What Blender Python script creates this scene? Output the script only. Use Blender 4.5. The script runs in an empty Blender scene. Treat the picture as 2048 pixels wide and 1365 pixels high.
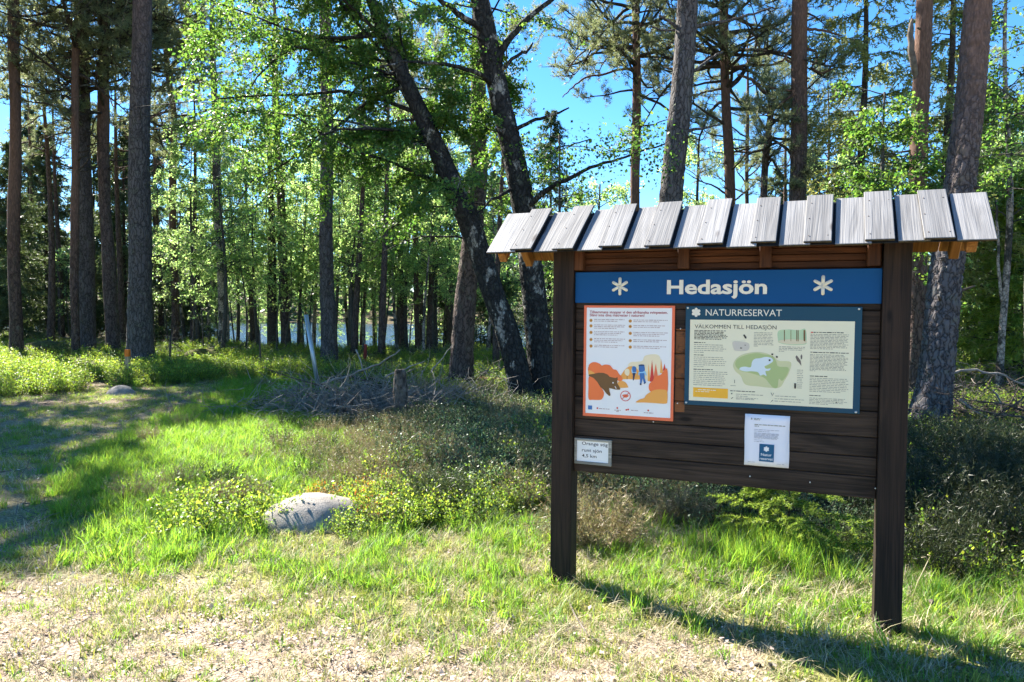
import bpy, bmesh, math
import numpy as np
from mathutils import Vector, Matrix

rng = np.random.default_rng(11)
S = bpy.context.scene
COL = S.collection
PI = math.pi

# ------------------------------------------------------------------ camera, sky, sun, exposure
FPX, PITCH, ROLL, EYE = 1436.13, 0.03764, 0.00912, 1.6        # focal length in photo pixels (2048 wide)
CX, CY = 1024.0, 682.5
FWD = np.array([0, math.cos(PITCH), -math.sin(PITCH)])
UP0 = np.array([0, math.sin(PITCH), math.cos(PITCH)])
EX = np.array([1.0, 0, 0])
RIGHT = math.cos(ROLL) * EX + math.sin(ROLL) * UP0
UPV = -math.sin(ROLL) * EX + math.cos(ROLL) * UP0
cam = bpy.data.objects.new('camera', bpy.data.cameras.new('camera'))
COL.objects.link(cam)
cam.data.sensor_width = 36.0
cam.data.lens = FPX / 2048 * 36.0
cam.data.clip_start, cam.data.clip_end = 0.05, 2000
m = Matrix.Identity(4)
for i in range(3):
    m[i][0], m[i][1], m[i][2] = RIGHT[i], UPV[i], -FWD[i]
m[2][3] = EYE
cam.matrix_world = m
S.camera = cam

SUN_EL = math.radians(42)
SUN_H = np.array([-0.73, 0.68])                               # horizontal direction towards the sun
SUN_H = SUN_H / np.hypot(*SUN_H)
W = bpy.data.worlds.new('World')
S.world = W
W.use_nodes = True
wn, wl = W.node_tree.nodes, W.node_tree.links
wn.clear()
sky = wn.new('ShaderNodeTexSky')
sky.sky_type = 'NISHITA'
sky.sun_disc = False
sky.sun_elevation = SUN_EL
sky.sun_rotation = math.atan2(SUN_H[0], SUN_H[1])
sky.air_density, sky.dust_density, sky.ozone_density = 1.0, 0.0, 6.0
bg = wn.new('ShaderNodeBackground')
bg.inputs['Strength'].default_value = 0.067
wo = wn.new('ShaderNodeOutputWorld')
shs = wn.new('ShaderNodeHueSaturation')
shs.inputs['Saturation'].default_value = 1.2
wl.new(sky.outputs[0], shs.inputs['Color'])
wl.new(shs.outputs[0], bg.inputs[0])
wl.new(bg.outputs[0], wo.inputs[0])
sun = bpy.data.objects.new('sun', bpy.data.lights.new('sun', 'SUN'))
COL.objects.link(sun)
sun.data.energy = 5.0
sun.data.angle = math.radians(0.5)
sun.data.color = (1.0, 0.94, 0.84)
sd = Vector((SUN_H[0] * math.cos(SUN_EL), SUN_H[1] * math.cos(SUN_EL), math.sin(SUN_EL)))
sun.rotation_euler = sd.to_track_quat('Z', 'Y').to_euler()
S.view_settings.view_transform = 'Standard'
S.view_settings.look = 'None'
S.view_settings.exposure = 2.25
S.view_settings.gamma = 1
S.view_settings.use_curve_mapping = False
cy = S.cycles
cy.max_bounces, cy.diffuse_bounces, cy.glossy_bounces, cy.transmission_bounces = 6, 4, 2, 4
cy.caustics_reflective = cy.caustics_refractive = False
cy.sample_clamp_indirect = 6
cy.use_denoising = True
cy.use_adaptive_sampling = True
cy.adaptive_threshold = 0.015

# ------------------------------------------------------------------ measuring the photograph
def ray(px, py):
    u, v = (px - CX) / FPX, (CY - py) / FPX
    return FWD + RIGHT * u + UPV * v

def at(px, py, Y):
    d = ray(px, py)
    return np.array([0, 0, EYE]) + d * (Y / d[1])

def ground(px, py, z=0.0):
    d = ray(px, py)
    return np.array([0, 0, EYE]) + d * ((z - EYE) / d[2])

def project(P):
    Q = np.asarray(P, float) - np.array([0, 0, EYE])
    f = Q @ FWD
    f = np.where(f < 0.05, np.nan, f)
    return CX + FPX * (Q @ RIGHT) / f, CY - FPX * (Q @ UPV) / f

def inside(poly, x, y):
    poly = np.asarray(poly, float)
    r = np.zeros(np.shape(x), bool)
    n = len(poly)
    for i in range(n):
        x1, y1 = poly[i]
        x2, y2 = poly[(i + 1) % n]
        if y1 == y2:
            continue
        c = ((y1 > y) != (y2 > y)) & (x < (x2 - x1) * (y - y1) / (y2 - y1) + x1)
        r ^= c
    return r

def sstep(a, b, x):
    t = np.clip((x - a) / (b - a), 0, 1)
    return t * t * (3 - 2 * t)

def wob(x, y, s, seed=0):
    """smooth pseudo noise about -1..1 with feature size s"""
    r = np.random.default_rng(1000 + seed)
    o = 0
    for _ in range(7):
        a = r.uniform(0, 2 * PI)
        k = r.uniform(0.6, 1.7) / s * 2.2
        o = o + np.sin((x * math.cos(a) + y * math.sin(a)) * k + r.uniform(0, 6.28))
    return o / 3.2

def shore(x):
    return 33 + 13 * sstep(-13, -21, x) + 4 * sstep(8, 16, x) + 0.8 * np.sin(x * 0.4)

LAKE_Z = -0.45
def terrain(x, y):
    x, y = np.asarray(x, float), np.asarray(y, float)
    z = 0.019 * np.clip(y - 12, 0, 11) + 0.012 * np.clip(np.abs(x) - 9, 0, 20) * sstep(8, 16, y)
    far = sstep(11, 17, y) * (1 - sstep(28, 34, y))
    path = np.exp(-((x + 6.5) / 3.2) ** 2) * sstep(6, 8, y) * (1 - sstep(16, 19, y))
    z = z + wob(x, y, 2.2, 1) * (0.012 + 0.07 * far) * (1 - path) + wob(x, y, 0.8, 2) * (0.008 + 0.03 * far) * (1 - path)
    s = shore(x)
    z = z - sstep(s - 6, s + 3, y) * 2.2
    z = z + sstep(120, 150, y) * 3.4 + sstep(150, 330, y) * 9
    return z

# ------------------------------------------------------------------ mesh helpers
def mesh_from(name, V, Fs, mats=(), smooth=False, mi=None):
    V = np.asarray(V, np.float32)
    Fs = [np.asarray(f, np.int32) for f in (Fs if isinstance(Fs, list) else [Fs]) if len(f)]
    me = bpy.data.meshes.new(name)
    loops = np.concatenate([f.ravel() for f in Fs])
    tot = np.concatenate([np.full(len(f), f.shape[1], np.int32) for f in Fs])
    start = np.concatenate([[0], np.cumsum(tot)[:-1]]).astype(np.int32)
    me.vertices.add(len(V))
    me.vertices.foreach_set('co', V.ravel())
    me.loops.add(len(loops))
    me.loops.foreach_set('vertex_index', loops)
    me.polygons.add(len(tot))
    me.polygons.foreach_set('loop_start', start)
    if smooth:
        me.polygons.foreach_set('use_smooth', np.ones(len(tot), bool))
    for mt in mats:
        me.materials.append(mt)
    if mi is not None:
        me.polygons.foreach_set('material_index', np.asarray(mi, np.int32))
    me.update(calc_edges=True)
    me.validate()
    return me

def put(name, me, parent=None, loc=None, kind=None):
    o = bpy.data.objects.new(name, me)
    COL.objects.link(o)
    if parent is not None:
        o.parent = parent
    if loc is not None:
        o.location = loc
    if kind:
        o['kind'] = kind
    return o

def tag(o, label, cat, group=None):
    o['label'], o['category'] = label, cat
    if group:
        o['group'] = group
    return o

def empty(name, loc, label, cat, group=None, rz=0.0):
    o = bpy.data.objects.new(name, None)
    COL.objects.link(o)
    o.empty_display_size = 0.2
    o.location = loc
    o.rotation_euler = (0, 0, rz)
    return tag(o, label, cat, group)

class MB:
    def __init__(s):
        s.V, s.Q, s.T, s.n = [], [], [], 0
    def add(s, V, Q=None, T=None):
        s.V.append(np.asarray(V, float))
        if Q is not None and len(Q):
            s.Q.append(np.asarray(Q) + s.n)
        if T is not None and len(T):
            s.T.append(np.asarray(T) + s.n)
        s.n += len(V)
    def tube(s, P, R, k=6, cap=True, disp=None):
        P = np.asarray(P, float)
        n = len(P)
        R = np.broadcast_to(np.asarray(R, float), (n,))
        T = np.gradient(P, axis=0)
        T /= np.linalg.norm(T, axis=1)[:, None] + 1e-9
        up = np.array([0.0, 0, 1]) if abs(T[:, 2]).mean() < 0.8 else np.array([0.0, 1, 0])
        A = np.cross(T, up)
        A /= np.linalg.norm(A, axis=1)[:, None] + 1e-9
        B = np.cross(T, A)
        th = np.linspace(0, 2 * PI, k, endpoint=False)
        r = R[:, None] * np.ones(k)
        if disp is not None:
            r = r + disp
        V = P[:, None] + r[..., None] * (np.cos(th)[None, :, None] * A[:, None] + np.sin(th)[None, :, None] * B[:, None])
        i = np.arange(n - 1)[:, None] * k
        j = np.arange(k)[None]
        j2 = (j + 1) % k
        Q = np.stack([i + j, i + j2, i + k + j2, i + k + j], -1).reshape(-1, 4)
        V = V.reshape(-1, 3)
        Tt = []
        if cap:
            V = np.vstack([V, P[:1], P[-1:]])
            c0, c1 = n * k, n * k + 1
            jj = np.arange(k)
            Tt = np.vstack([np.stack([np.full(k, c0), (jj + 1) % k, jj], 1),
                            np.stack([np.full(k, c1), (n - 1) * k + jj, (n - 1) * k + (jj + 1) % k], 1)])
        s.add(V, Q, Tt)
    def box(s, lo, hi):
        x0, y0, z0 = lo
        x1, y1, z1 = hi
        V = [(x0, y0, z0), (x1, y0, z0), (x1, y1, z0), (x0, y1, z0), (x0, y0, z1), (x1, y0, z1), (x1, y1, z1), (x0, y1, z1)]
        s.add(V, [(3, 2, 1, 0), (4, 5, 6, 7), (0, 1, 5, 4), (1, 2, 6, 5), (2, 3, 7, 6), (3, 0, 4, 7)])
    def mesh(s, name, mats, smooth=False):
        Fs = []
        if s.Q:
            Fs.append(np.vstack(s.Q))
        if s.T:
            Fs.append(np.vstack(s.T))
        return mesh_from(name, np.vstack(s.V), Fs, mats, smooth)

def unit(v):
    return v / (np.linalg.norm(v, axis=-1, keepdims=True) + 1e-9)

def bevel_box(name, lo, hi, mats, bev=0.004, segs=1, cuts=0, warp=0.0, top_mat=None):
    """a sawn timber: bevelled box, optionally cut along its length and warped a little"""
    bm = bmesh.new()
    bmesh.ops.create_cube(bm, size=1)
    lo, hi = np.array(lo), np.array(hi)
    d, c = hi - lo, (hi + lo) / 2
    for v in bm.verts:
        v.co = Vector(np.array(v.co) * d + c)
    if bev:
        bmesh.ops.bevel(bm, geom=list(bm.edges), offset=bev, segments=segs, affect='EDGES', profile=0.6)
    if warp:
        for v in bm.verts:
            v.co += Vector(rng.normal(0, warp, 3))
    bm.normal_update()
    if top_mat is not None:
        for f in bm.faces:
            f.material_index = top_mat if f.normal.z > 0.35 else 0
    me = bpy.data.meshes.new(name)
    bm.to_mesh(me)
    bm.free()
    for mt in mats:
        me.materials.append(mt)
    return me

# ------------------------------------------------------------------ materials
def mat(name):
    mt = bpy.data.materials.new(name)
    mt.use_nodes = True
    nt = mt.node_tree
    return mt, nt.nodes, nt.links, nt.nodes['Principled BSDF']

def N(nodes, typ, **kw):
    n = nodes.new(typ)
    for k, v in kw.items():
        if k in n.inputs:
            n.inputs[k].default_value = v
        else:
            setattr(n, k, v)
    return n

def ramp(nodes, stops):
    r = nodes.new('ShaderNodeValToRGB')
    e = r.color_ramp.elements
    while len(e) < len(stops):
        e.new(0.5)
    for el, (p, c) in zip(e, stops):
        el.position = p
        el.color = (*c, 1) if len(c) == 3 else c
    return r

def plain(name, col, rough=0.6, spec=0.3, metal=0.0):
    mt, n, l, b = mat(name)
    b.inputs['Base Color'].default_value = (*col, 1)
    b.inputs['Roughness'].default_value = rough
    b.inputs['Specular IOR Level'].default_value = spec
    b.inputs['Metallic'].default_value = metal
    return mt

def wood(name, dark, light, axis=0, scale=1.0, rough=0.7, bump=0.35, spec=0.25, knots=True, overlay=None):
    """sawn wood: grain stretched along the given local axis, growth rings, knots"""
    mt, n, l, b = mat(name)
    tc = N(n, 'ShaderNodeTexCoord')
    oi = N(n, 'ShaderNodeObjectInfo')
    add = N(n, 'ShaderNodeVectorMath', operation='MULTIPLY_ADD')
    cmb = N(n, 'ShaderNodeCombineXYZ')
    for i in range(3):
        l.new(oi.outputs['Random'], cmb.inputs[i])
    l.new(cmb.outputs[0], add.inputs[0])
    add.inputs[1].default_value = (37.0, 53.0, 71.0)
    l.new(tc.outputs['Object'], add.inputs[2])
    mp = N(n, 'ShaderNodeMapping')
    sc = [14 * scale] * 3
    sc[axis] = 0.9 * scale
    mp.inputs['Scale'].default_value = sc
    l.new(add.outputs[0], mp.inputs[0])
    big = N(n, 'ShaderNodeTexNoise', Scale=1.0, Detail=3.0, Distortion=0.6)
    l.new(mp.outputs[0], big.inputs['Vector'])
    wv = N(n, 'ShaderNodeMath', operation='MULTIPLY')
    wv.inputs[1].default_value = 26.0
    l.new(big.outputs[0], wv.inputs[0])
    sn = N(n, 'ShaderNodeMath', operation='SINE')
    l.new(wv.outputs[0], sn.inputs[0])
    mp2 = N(n, 'ShaderNodeMapping')
    sc2 = [160 * scale] * 3
    sc2[axis] = 3 * scale
    mp2.inputs['Scale'].default_value = sc2
    l.new(add.outputs[0], mp2.inputs[0])
    fine = N(n, 'ShaderNodeTexNoise', Scale=1.0, Detail=4.0)
    l.new(mp2.outputs[0], fine.inputs['Vector'])
    mixf = N(n, 'ShaderNodeMath', operation='MULTIPLY_ADD')
    mixf.inputs[1].default_value = 0.17
    l.new(sn.outputs[0], mixf.inputs[0])
    l.new(fine.outputs[0], mixf.inputs[2])
    blot = N(n, 'ShaderNodeTexNoise', Scale=3.0, Detail=2.0)
    l.new(add.outputs[0], blot.inputs['Vector'])
    fac = N(n, 'ShaderNodeMath', operation='MULTIPLY_ADD')
    fac.inputs[1].default_value = 0.7
    l.new(blot.outputs[0], fac.inputs[0])
    sub = N(n, 'ShaderNodeMath', operation='SUBTRACT')
    sub.inputs[1].default_value = 0.33
    l.new(mixf.outputs[0], sub.inputs[0])
    l.new(sub.outputs[0], fac.inputs[2])
    cr = ramp(n, [(0.2, dark), (0.8, light)])
    l.new(fac.outputs[0], cr.inputs[0])
    col = cr.outputs[0]
    if knots:
        mk = N(n, 'ShaderNodeMapping')
        s3 = [7.0] * 3
        s3[axis] = 2.6
        mk.inputs['Scale'].default_value = s3
        l.new(add.outputs[0], mk.inputs[0])
        vo = N(n, 'ShaderNodeTexVoronoi', Scale=1.0)
        l.new(mk.outputs[0], vo.inputs['Vector'])
        kr = ramp(n, [(0.06, (1, 1, 1)), (0.13, (0, 0, 0))])
        l.new(vo.outputs['Distance'], kr.inputs[0])
        mx = N(n, 'ShaderNodeMix', data_type='RGBA')
        l.new(kr.outputs[0], mx.inputs[0])
        l.new(col, mx.inputs[6])
        mx.inputs[7].default_value = (dark[0] * 0.55, dark[1] * 0.5, dark[2] * 0.5, 1)
        col = mx.outputs[2]
    if overlay is not None:
        col = overlay(n, l, tc, col)
    hv = N(n, 'ShaderNodeHueSaturation')
    mr = N(n, 'ShaderNodeMapRange')
    mr.inputs['To Min'].default_value, mr.inputs['To Max'].default_value = 0.78, 1.2
    l.new(oi.outputs['Random'], mr.inputs[0])
    l.new(mr.outputs[0], hv.inputs['Value'])
    l.new(col, hv.inputs['Color'])
    l.new(hv.outputs[0], b.inputs['Base Color'])
    b.inputs['Roughness'].default_value = rough
    b.inputs['Specular IOR Level'].default_value = spec
    bp = N(n, 'ShaderNodeBump', Strength=bump, Distance=0.004)
    l.new(mixf.outputs[0], bp.inputs['Height'])
    l.new(bp.outputs[0], b.inputs['Normal'])
    return mt

def leaf(name, col, trans, var=0.5, hue=0.03, tw=0.5, rough=0.45, spec=0.35):
    mt, n, l, b = mat(name)
    g = N(n, 'ShaderNodeNewGeometry')
    oi = N(n, 'ShaderNodeObjectInfo')
    ad = N(n, 'ShaderNodeMath', operation='ADD')
    l.new(g.outputs['Random Per Island'], ad.inputs[0])
    l.new(oi.outputs['Random'], ad.inputs[1])
    fr = N(n, 'ShaderNodeMath', operation='FRACT')
    l.new(ad.outputs[0], fr.inputs[0])
    wn_ = N(n, 'ShaderNodeTexWhiteNoise', noise_dimensions='1D')
    l.new(ad.outputs[0], wn_.inputs['W'])
    outs = []
    for c in (col, trans):
        hs = N(n, 'ShaderNodeHueSaturation')
        hs.inputs['Color'].default_value = (*c, 1)
        m1 = N(n, 'ShaderNodeMapRange')
        m1.inputs['To Min'].default_value, m1.inputs['To Max'].default_value = 1 - var * 0.6, 1 + var
        l.new(fr.outputs[0], m1.inputs[0])
        l.new(m1.outputs[0], hs.inputs['Value'])
        m2 = N(n, 'ShaderNodeMapRange')
        m2.inputs['To Min'].default_value, m2.inputs['To Max'].default_value = 0.5 - hue, 0.5 + hue
        l.new(wn_.outputs['Value'], m2.inputs[0])
        l.new(m2.outputs[0], hs.inputs['Hue'])
        outs.append(hs.outputs[0])
    l.new(outs[0], b.inputs['Base Color'])
    b.inputs['Roughness'].default_value = rough
    b.inputs['Specular IOR Level'].default_value = spec
    tr = N(n, 'ShaderNodeBsdfTranslucent')
    l.new(outs[1], tr.inputs['Color'])
    mx = N(n, 'ShaderNodeMixShader')
    mx.inputs[0].default_value = tw
    l.new(b.outputs[0], mx.inputs[1])
    l.new(tr.outputs[0], mx.inputs[2])
    l.new(mx.outputs[0], n['Material Output'].inputs[0])
    return mt

def bark(name, low, crack, high=None, z0=3.0, z1=7.0, scale=9.0, zs=0.3, bump=0.8, pale=None, lichen=(0.16, 0.17, 0.13)):
    mt, n, l, b = mat(name)
    tc = N(n, 'ShaderNodeTexCoord')
    mp = N(n, 'ShaderNodeMapping')
    mp.inputs['Scale'].default_value = (1, 1, zs)
    l.new(tc.outputs['Object'], mp.inputs[0])
    nz = N(n, 'ShaderNodeTexNoise', Scale=6.0, Detail=4.0)
    l.new(tc.outputs['Object'], nz.inputs['Vector'])
    wa = N(n, 'ShaderNodeVectorMath', operation='MULTIPLY_ADD')
    l.new(nz.outputs['Color'], wa.inputs[0])
    wa.inputs[1].default_value = (0.20, 0.20, 0.11)
    l.new(mp.outputs[0], wa.inputs[2])
    vo = N(n, 'ShaderNodeTexVoronoi', Scale=scale, feature='DISTANCE_TO_EDGE')
    l.new(wa.outputs[0], vo.inputs['Vector'])
    vc = N(n, 'ShaderNodeTexVoronoi', Scale=scale)
    l.new(wa.outputs[0], vc.inputs['Vector'])
    fn = N(n, 'ShaderNodeTexNoise', Scale=40.0, Detail=5.0)
    l.new(mp.outputs[0], fn.inputs['Vector'])
    e = ramp(n, [(0.0, (0.15, 0.15, 0.15)), (0.05, (0.6, 0.6, 0.6)), (0.22, (1, 1, 1))])
    l.new(vo.outputs[0], e.inputs[0])
    plate = N(n, 'ShaderNodeMix', data_type='RGBA')
    plate.inputs[6].default_value = (*[c * 0.75 for c in low], 1)
    plate.inputs[7].default_value = (*[min(1, c * 1.35) for c in low], 1)
    pmn = N(n, 'ShaderNodeMix', data_type='RGBA')
    pmn.inputs[0].default_value = 0.6
    l.new(vc.outputs['Color'], pmn.inputs[6])
    l.new(fn.outputs[0], pmn.inputs[7])
    l.new(pmn.outputs[2], plate.inputs[0])
    li = N(n, 'ShaderNodeMix', data_type='RGBA')
    lr = ramp(n, [(0.56, (0, 0, 0)), (0.72, (0.6, 0.6, 0.6))])
    l.new(nz.outputs[0], lr.inputs[0])
    l.new(lr.outputs[0], li.inputs[0])
    l.new(plate.outputs[2], li.inputs[6])
    li.inputs[7].default_value = (*lichen, 1)
    col = li.outputs[2]
    if high is not None:
        sx = N(n, 'ShaderNodeSeparateXYZ')
        l.new(tc.outputs['Object'], sx.inputs[0])
        zz = N(n, 'ShaderNodeMath', operation='MULTIPLY_ADD')
        zz.inputs[1].default_value = 3.0
        l.new(nz.outputs[0], zz.inputs[0])
        l.new(sx.outputs[2], zz.inputs[2])
        mr = N(n, 'ShaderNodeMapRange')
        mr.inputs['From Min'].default_value, mr.inputs['From Max'].default_value = z0 + 1.5, z1 + 1.5
        l.new(zz.outputs[0], mr.inputs[0])
        hm = N(n, 'ShaderNodeMix', data_type='RGBA')
        l.new(mr.outputs[0], hm.inputs[0])
        l.new(col, hm.inputs[6])
        hr = ramp(n, [(0.35, [c * 0.6 for c in high]), (0.65, high)])
        l.new(fn.outputs[0], hr.inputs[0])
        l.new(hr.outputs[0], hm.inputs[7])
        col = hm.outputs[2]
    if pale is not None:
        pz = N(n, 'ShaderNodeTexNoise', Scale=2.3, Detail=5.0, Roughness=0.65)
        pm = N(n, 'ShaderNodeMapping')
        pm.inputs['Scale'].default_value = (1.6, 1.6, 1.0)
        l.new(tc.outputs['Object'], pm.inputs[0])
        l.new(pm.outputs[0], pz.inputs['Vector'])
        pr = ramp(n, [(pale[1], (0, 0, 0)), (pale[1] + 0.05, (1, 1, 1))])
        l.new(pz.outputs[0], pr.inputs[0])
        pmx = N(n, 'ShaderNodeMix', data_type='RGBA')
        l.new(pr.outputs[0], pmx.inputs[0])
        l.new(col, pmx.inputs[6])
        pmx.inputs[7].default_value = (*pale[0], 1)
        col = pmx.outputs[2]
    ef = e.outputs[0]
    if high is not None:
        mxe = N(n, 'ShaderNodeMath', operation='MAXIMUM')
        l.new(e.outputs[0], mxe.inputs[0])
        m8 = N(n, 'ShaderNodeMath', operation='MULTIPLY')
        l.new(mr.outputs[0], m8.inputs[0])
        m8.inputs[1].default_value = 0.85
        l.new(m8.outputs[0], mxe.inputs[1])
        ef = mxe.outputs[0]
    ck = N(n, 'ShaderNodeMix', data_type='RGBA')
    l.new(ef, ck.inputs[0])
    ck.inputs[6].default_value = (*crack, 1)
    l.new(col, ck.inputs[7])
    l.new(ck.outputs[2], b.inputs['Base Color'])
    b.inputs['Roughness'].default_value = 0.9
    b.inputs['Specular IOR Level'].default_value = 0.15
    hh = N(n, 'ShaderNodeMath', operation='MULTIPLY_ADD')
    hh.inputs[1].default_value = 0.35
    l.new(fn.outputs[0], hh.inputs[0])
    l.new(ef, hh.inputs[2])
    bp = N(n, 'ShaderNodeBump', Strength=bump, Distance=0.02)
    l.new(hh.outputs[0], bp.inputs['Height'])
    l.new(bp.outputs[0], b.inputs['Normal'])
    return mt

def mottled(name, stops, scale=6.0, detail=6.0, bump=0.5, dist=0.02, rough=0.9):
    mt, n, l, b = mat(name)
    tc = N(n, 'ShaderNodeTexCoord')
    nz = N(n, 'ShaderNodeTexNoise', Scale=scale, Detail=detail, Roughness=0.65)
    l.new(tc.outputs['Object'], nz.inputs['Vector'])
    cr = ramp(n, stops)
    l.new(nz.outputs[0], cr.inputs[0])
    l.new(cr.outputs[0], b.inputs['Base Color'])
    b.inputs['Roughness'].default_value = rough
    b.inputs['Specular IOR Level'].default_value = 0.2
    n2 = N(n, 'ShaderNodeTexNoise', Scale=scale * 9, Detail=4.0)
    l.new(tc.outputs['Object'], n2.inputs['Vector'])
    ad = N(n, 'ShaderNodeMath', operation='ADD')
    l.new(nz.outputs[0], ad.inputs[0])
    l.new(n2.outputs[0], ad.inputs[1])
    bp = N(n, 'ShaderNodeBump', Strength=bump, Distance=dist)
    l.new(ad.outputs[0], bp.inputs['Height'])
    l.new(bp.outputs[0], b.inputs['Normal'])
    return mt

M = {}
def orange_strip(n, l, tc, col):
    """a lighter orange strip of planking between the poster and the information panel"""
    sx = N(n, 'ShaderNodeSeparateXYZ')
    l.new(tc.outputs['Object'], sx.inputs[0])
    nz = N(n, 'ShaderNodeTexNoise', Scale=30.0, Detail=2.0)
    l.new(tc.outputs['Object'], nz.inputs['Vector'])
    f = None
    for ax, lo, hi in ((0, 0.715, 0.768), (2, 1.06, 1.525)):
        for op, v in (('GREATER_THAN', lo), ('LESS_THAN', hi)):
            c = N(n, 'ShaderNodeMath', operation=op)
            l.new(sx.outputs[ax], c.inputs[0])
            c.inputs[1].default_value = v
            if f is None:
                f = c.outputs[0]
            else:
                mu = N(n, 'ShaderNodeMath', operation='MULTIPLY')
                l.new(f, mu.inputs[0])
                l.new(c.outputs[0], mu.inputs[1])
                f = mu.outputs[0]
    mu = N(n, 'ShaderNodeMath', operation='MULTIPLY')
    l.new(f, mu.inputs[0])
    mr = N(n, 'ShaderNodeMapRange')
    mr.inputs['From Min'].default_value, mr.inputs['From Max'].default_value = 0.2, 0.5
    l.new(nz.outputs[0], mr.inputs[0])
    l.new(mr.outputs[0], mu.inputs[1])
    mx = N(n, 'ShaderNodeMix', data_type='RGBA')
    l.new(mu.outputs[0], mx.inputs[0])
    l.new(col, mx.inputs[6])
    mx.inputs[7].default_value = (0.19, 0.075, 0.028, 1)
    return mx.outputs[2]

M['stain'] = wood('dark_stained_wood', (0.0115, 0.0074, 0.0052), (0.052, 0.034, 0.0235), axis=0, bump=0.5, overlay=orange_strip)
M['post'] = wood('dark_stained_post', (0.009, 0.0058, 0.0045), (0.036, 0.021, 0.014), axis=2, bump=0.5)
M['gable'] = wood('red_brown_stained_wood', (0.028, 0.010, 0.005), (0.10, 0.037, 0.014), axis=0, bump=0.4)
M['cleat'] = wood('red_brown_stained_cleat', (0.032, 0.011, 0.006), (0.105, 0.041, 0.017), axis=2, bump=0.4)
M['underside'] = wood('yellow_brown_wood', (0.14, 0.055, 0.014), (0.30, 0.14, 0.04), axis=1, bump=0.4)
M['weathered'] = wood('weathered_grey_wood', (0.165, 0.161, 0.159), (0.262, 0.256, 0.251), axis=1, rough=0.8, bump=0.6)
M['mossy_end'] = mottled('mossy_plank_end', [(0.3, (0.03, 0.022, 0.016)), (0.6, (0.07, 0.055, 0.03)), (0.8, (0.09, 0.10, 0.04))], scale=40)
M['grey_lath'] = wood('grey_lath', (0.20, 0.19, 0.16), (0.40, 0.38, 0.33), axis=0, bump=0.3)
M['blue'] = plain('sign_blue_paint', (0.0005, 0.068, 0.215), 0.6, 0.2)
M['cream'] = plain('cream_letter', (0.78, 0.74, 0.62), 0.5)
M['white_print'] = plain('white_print', (0.80, 0.80, 0.79), 0.35, 0.4)
M['coral'] = plain('coral_print', (0.80, 0.17, 0.075), 0.4)
M['coral2'] = plain('coral_bush_print', (0.86, 0.19, 0.055), 0.4)
M['amber'] = plain('amber_print', (0.84, 0.38, 0.085), 0.4)
M['pale_yellow'] = plain('pale_yellow_print', (0.84, 0.72, 0.48), 0.4)
M['red_print'] = plain('red_print', (0.62, 0.05, 0.04), 0.4)
M['boar'] = plain('brown_print', (0.165, 0.085, 0.03), 0.4)
M['hiker'] = plain('blue_print', (0.045, 0.16, 0.42), 0.4)
M['hiker_dark'] = plain('navy_print', (0.02, 0.035, 0.09), 0.4)
M['hiker_pale'] = plain('pale_blue_print', (0.30, 0.58, 0.78), 0.4)
M['crimson_text'] = plain('crimson_ink', (0.36, 0.05, 0.06), 0.5)
M['grey_text'] = plain('faint_grey_ink', (0.44, 0.33, 0.32), 0.5)
M['ochre'] = plain('ochre_print', (0.60, 0.29, 0.06), 0.5)
M['ochre_dark'] = plain('dark_ochre_print', (0.25, 0.11, 0.02), 0.5)
M['black_ink'] = plain('black_ink', (0.03, 0.03, 0.032), 0.5)
M['mid_ink'] = plain('small_text_ink', (0.30, 0.28, 0.22), 0.5)
M['thin_ink'] = plain('notice_text_ink', (0.42, 0.41, 0.45), 0.5)
M['info_blue'] = plain('panel_teal_blue', (0.003, 0.055, 0.10), 0.4, 0.25)
M['info_cream'] = plain('panel_cream', (0.78, 0.74, 0.54), 0.4, 0.3)
M['map_green'] = plain('map_green', (0.36, 0.47, 0.20), 0.12, 0.5)
M['map_pale'] = plain('map_pale_green', (0.56, 0.58, 0.33), 0.12, 0.5)
M['map_water'] = plain('map_water', (0.60, 0.71, 0.76), 0.12, 0.5)
M['map_yellow'] = plain('panel_amber', (0.82, 0.42, 0.025), 0.15, 0.5)
M['art_green'] = plain('picture_green', (0.42, 0.58, 0.36), 0.15, 0.5)
M['art_sand'] = plain('picture_sand', (0.64, 0.58, 0.40), 0.15, 0.5)
M['art_grey'] = plain('picture_grey', (0.52, 0.50, 0.44), 0.15, 0.5)
M['paper'] = plain('white_paper', (0.80, 0.79, 0.84), 0.55)
M['screw'] = plain('screw_head', (0.75, 0.75, 0.73), 0.35, 0.5, 0.6)

def pine_bark(nm, low, z0, z1, high=(0.19, 0.115, 0.085)):
    return bark(nm, low, (0.018, 0.014, 0.013), high, z0, z1, scale=15, zs=0.20, bump=0.9)
M['pine_grey'] = pine_bark('pine_bark_grey', (0.105, 0.097, 0.095), 6.5, 11)
M['pine_mid'] = pine_bark('pine_bark_mid', (0.11, 0.083, 0.074), 4.5, 8)
M['pine_red'] = pine_bark('pine_bark_red', (0.115, 0.078, 0.066), 1.6, 4.5)
M['pine_near'] = bark('pine_bark_plated', (0.13, 0.115, 0.113), (0.02, 0.016, 0.016), (0.20, 0.125, 0.095), 3.0, 5.6, scale=15, zs=0.27, bump=0.9)
M['birch_old'] = bark('old_birch_bark', (0.034, 0.033, 0.031), (0.009, 0.009, 0.009), None, scale=15, zs=0.4, bump=0.9, pale=((0.30, 0.285, 0.25), 0.575), lichen=(0.09, 0.10, 0.075))
M['birch_white'] = bark('pale_birch_bark', (0.075, 0.07, 0.062), (0.02, 0.02, 0.02), None, scale=14, zs=0.8, bump=0.4, pale=((0.42, 0.36, 0.32), 0.47))
M['spruce_bark'] = bark('spruce_bark', (0.075, 0.060, 0.050), (0.02, 0.018, 0.016), None, scale=16, zs=0.6, bump=0.6)
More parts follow.
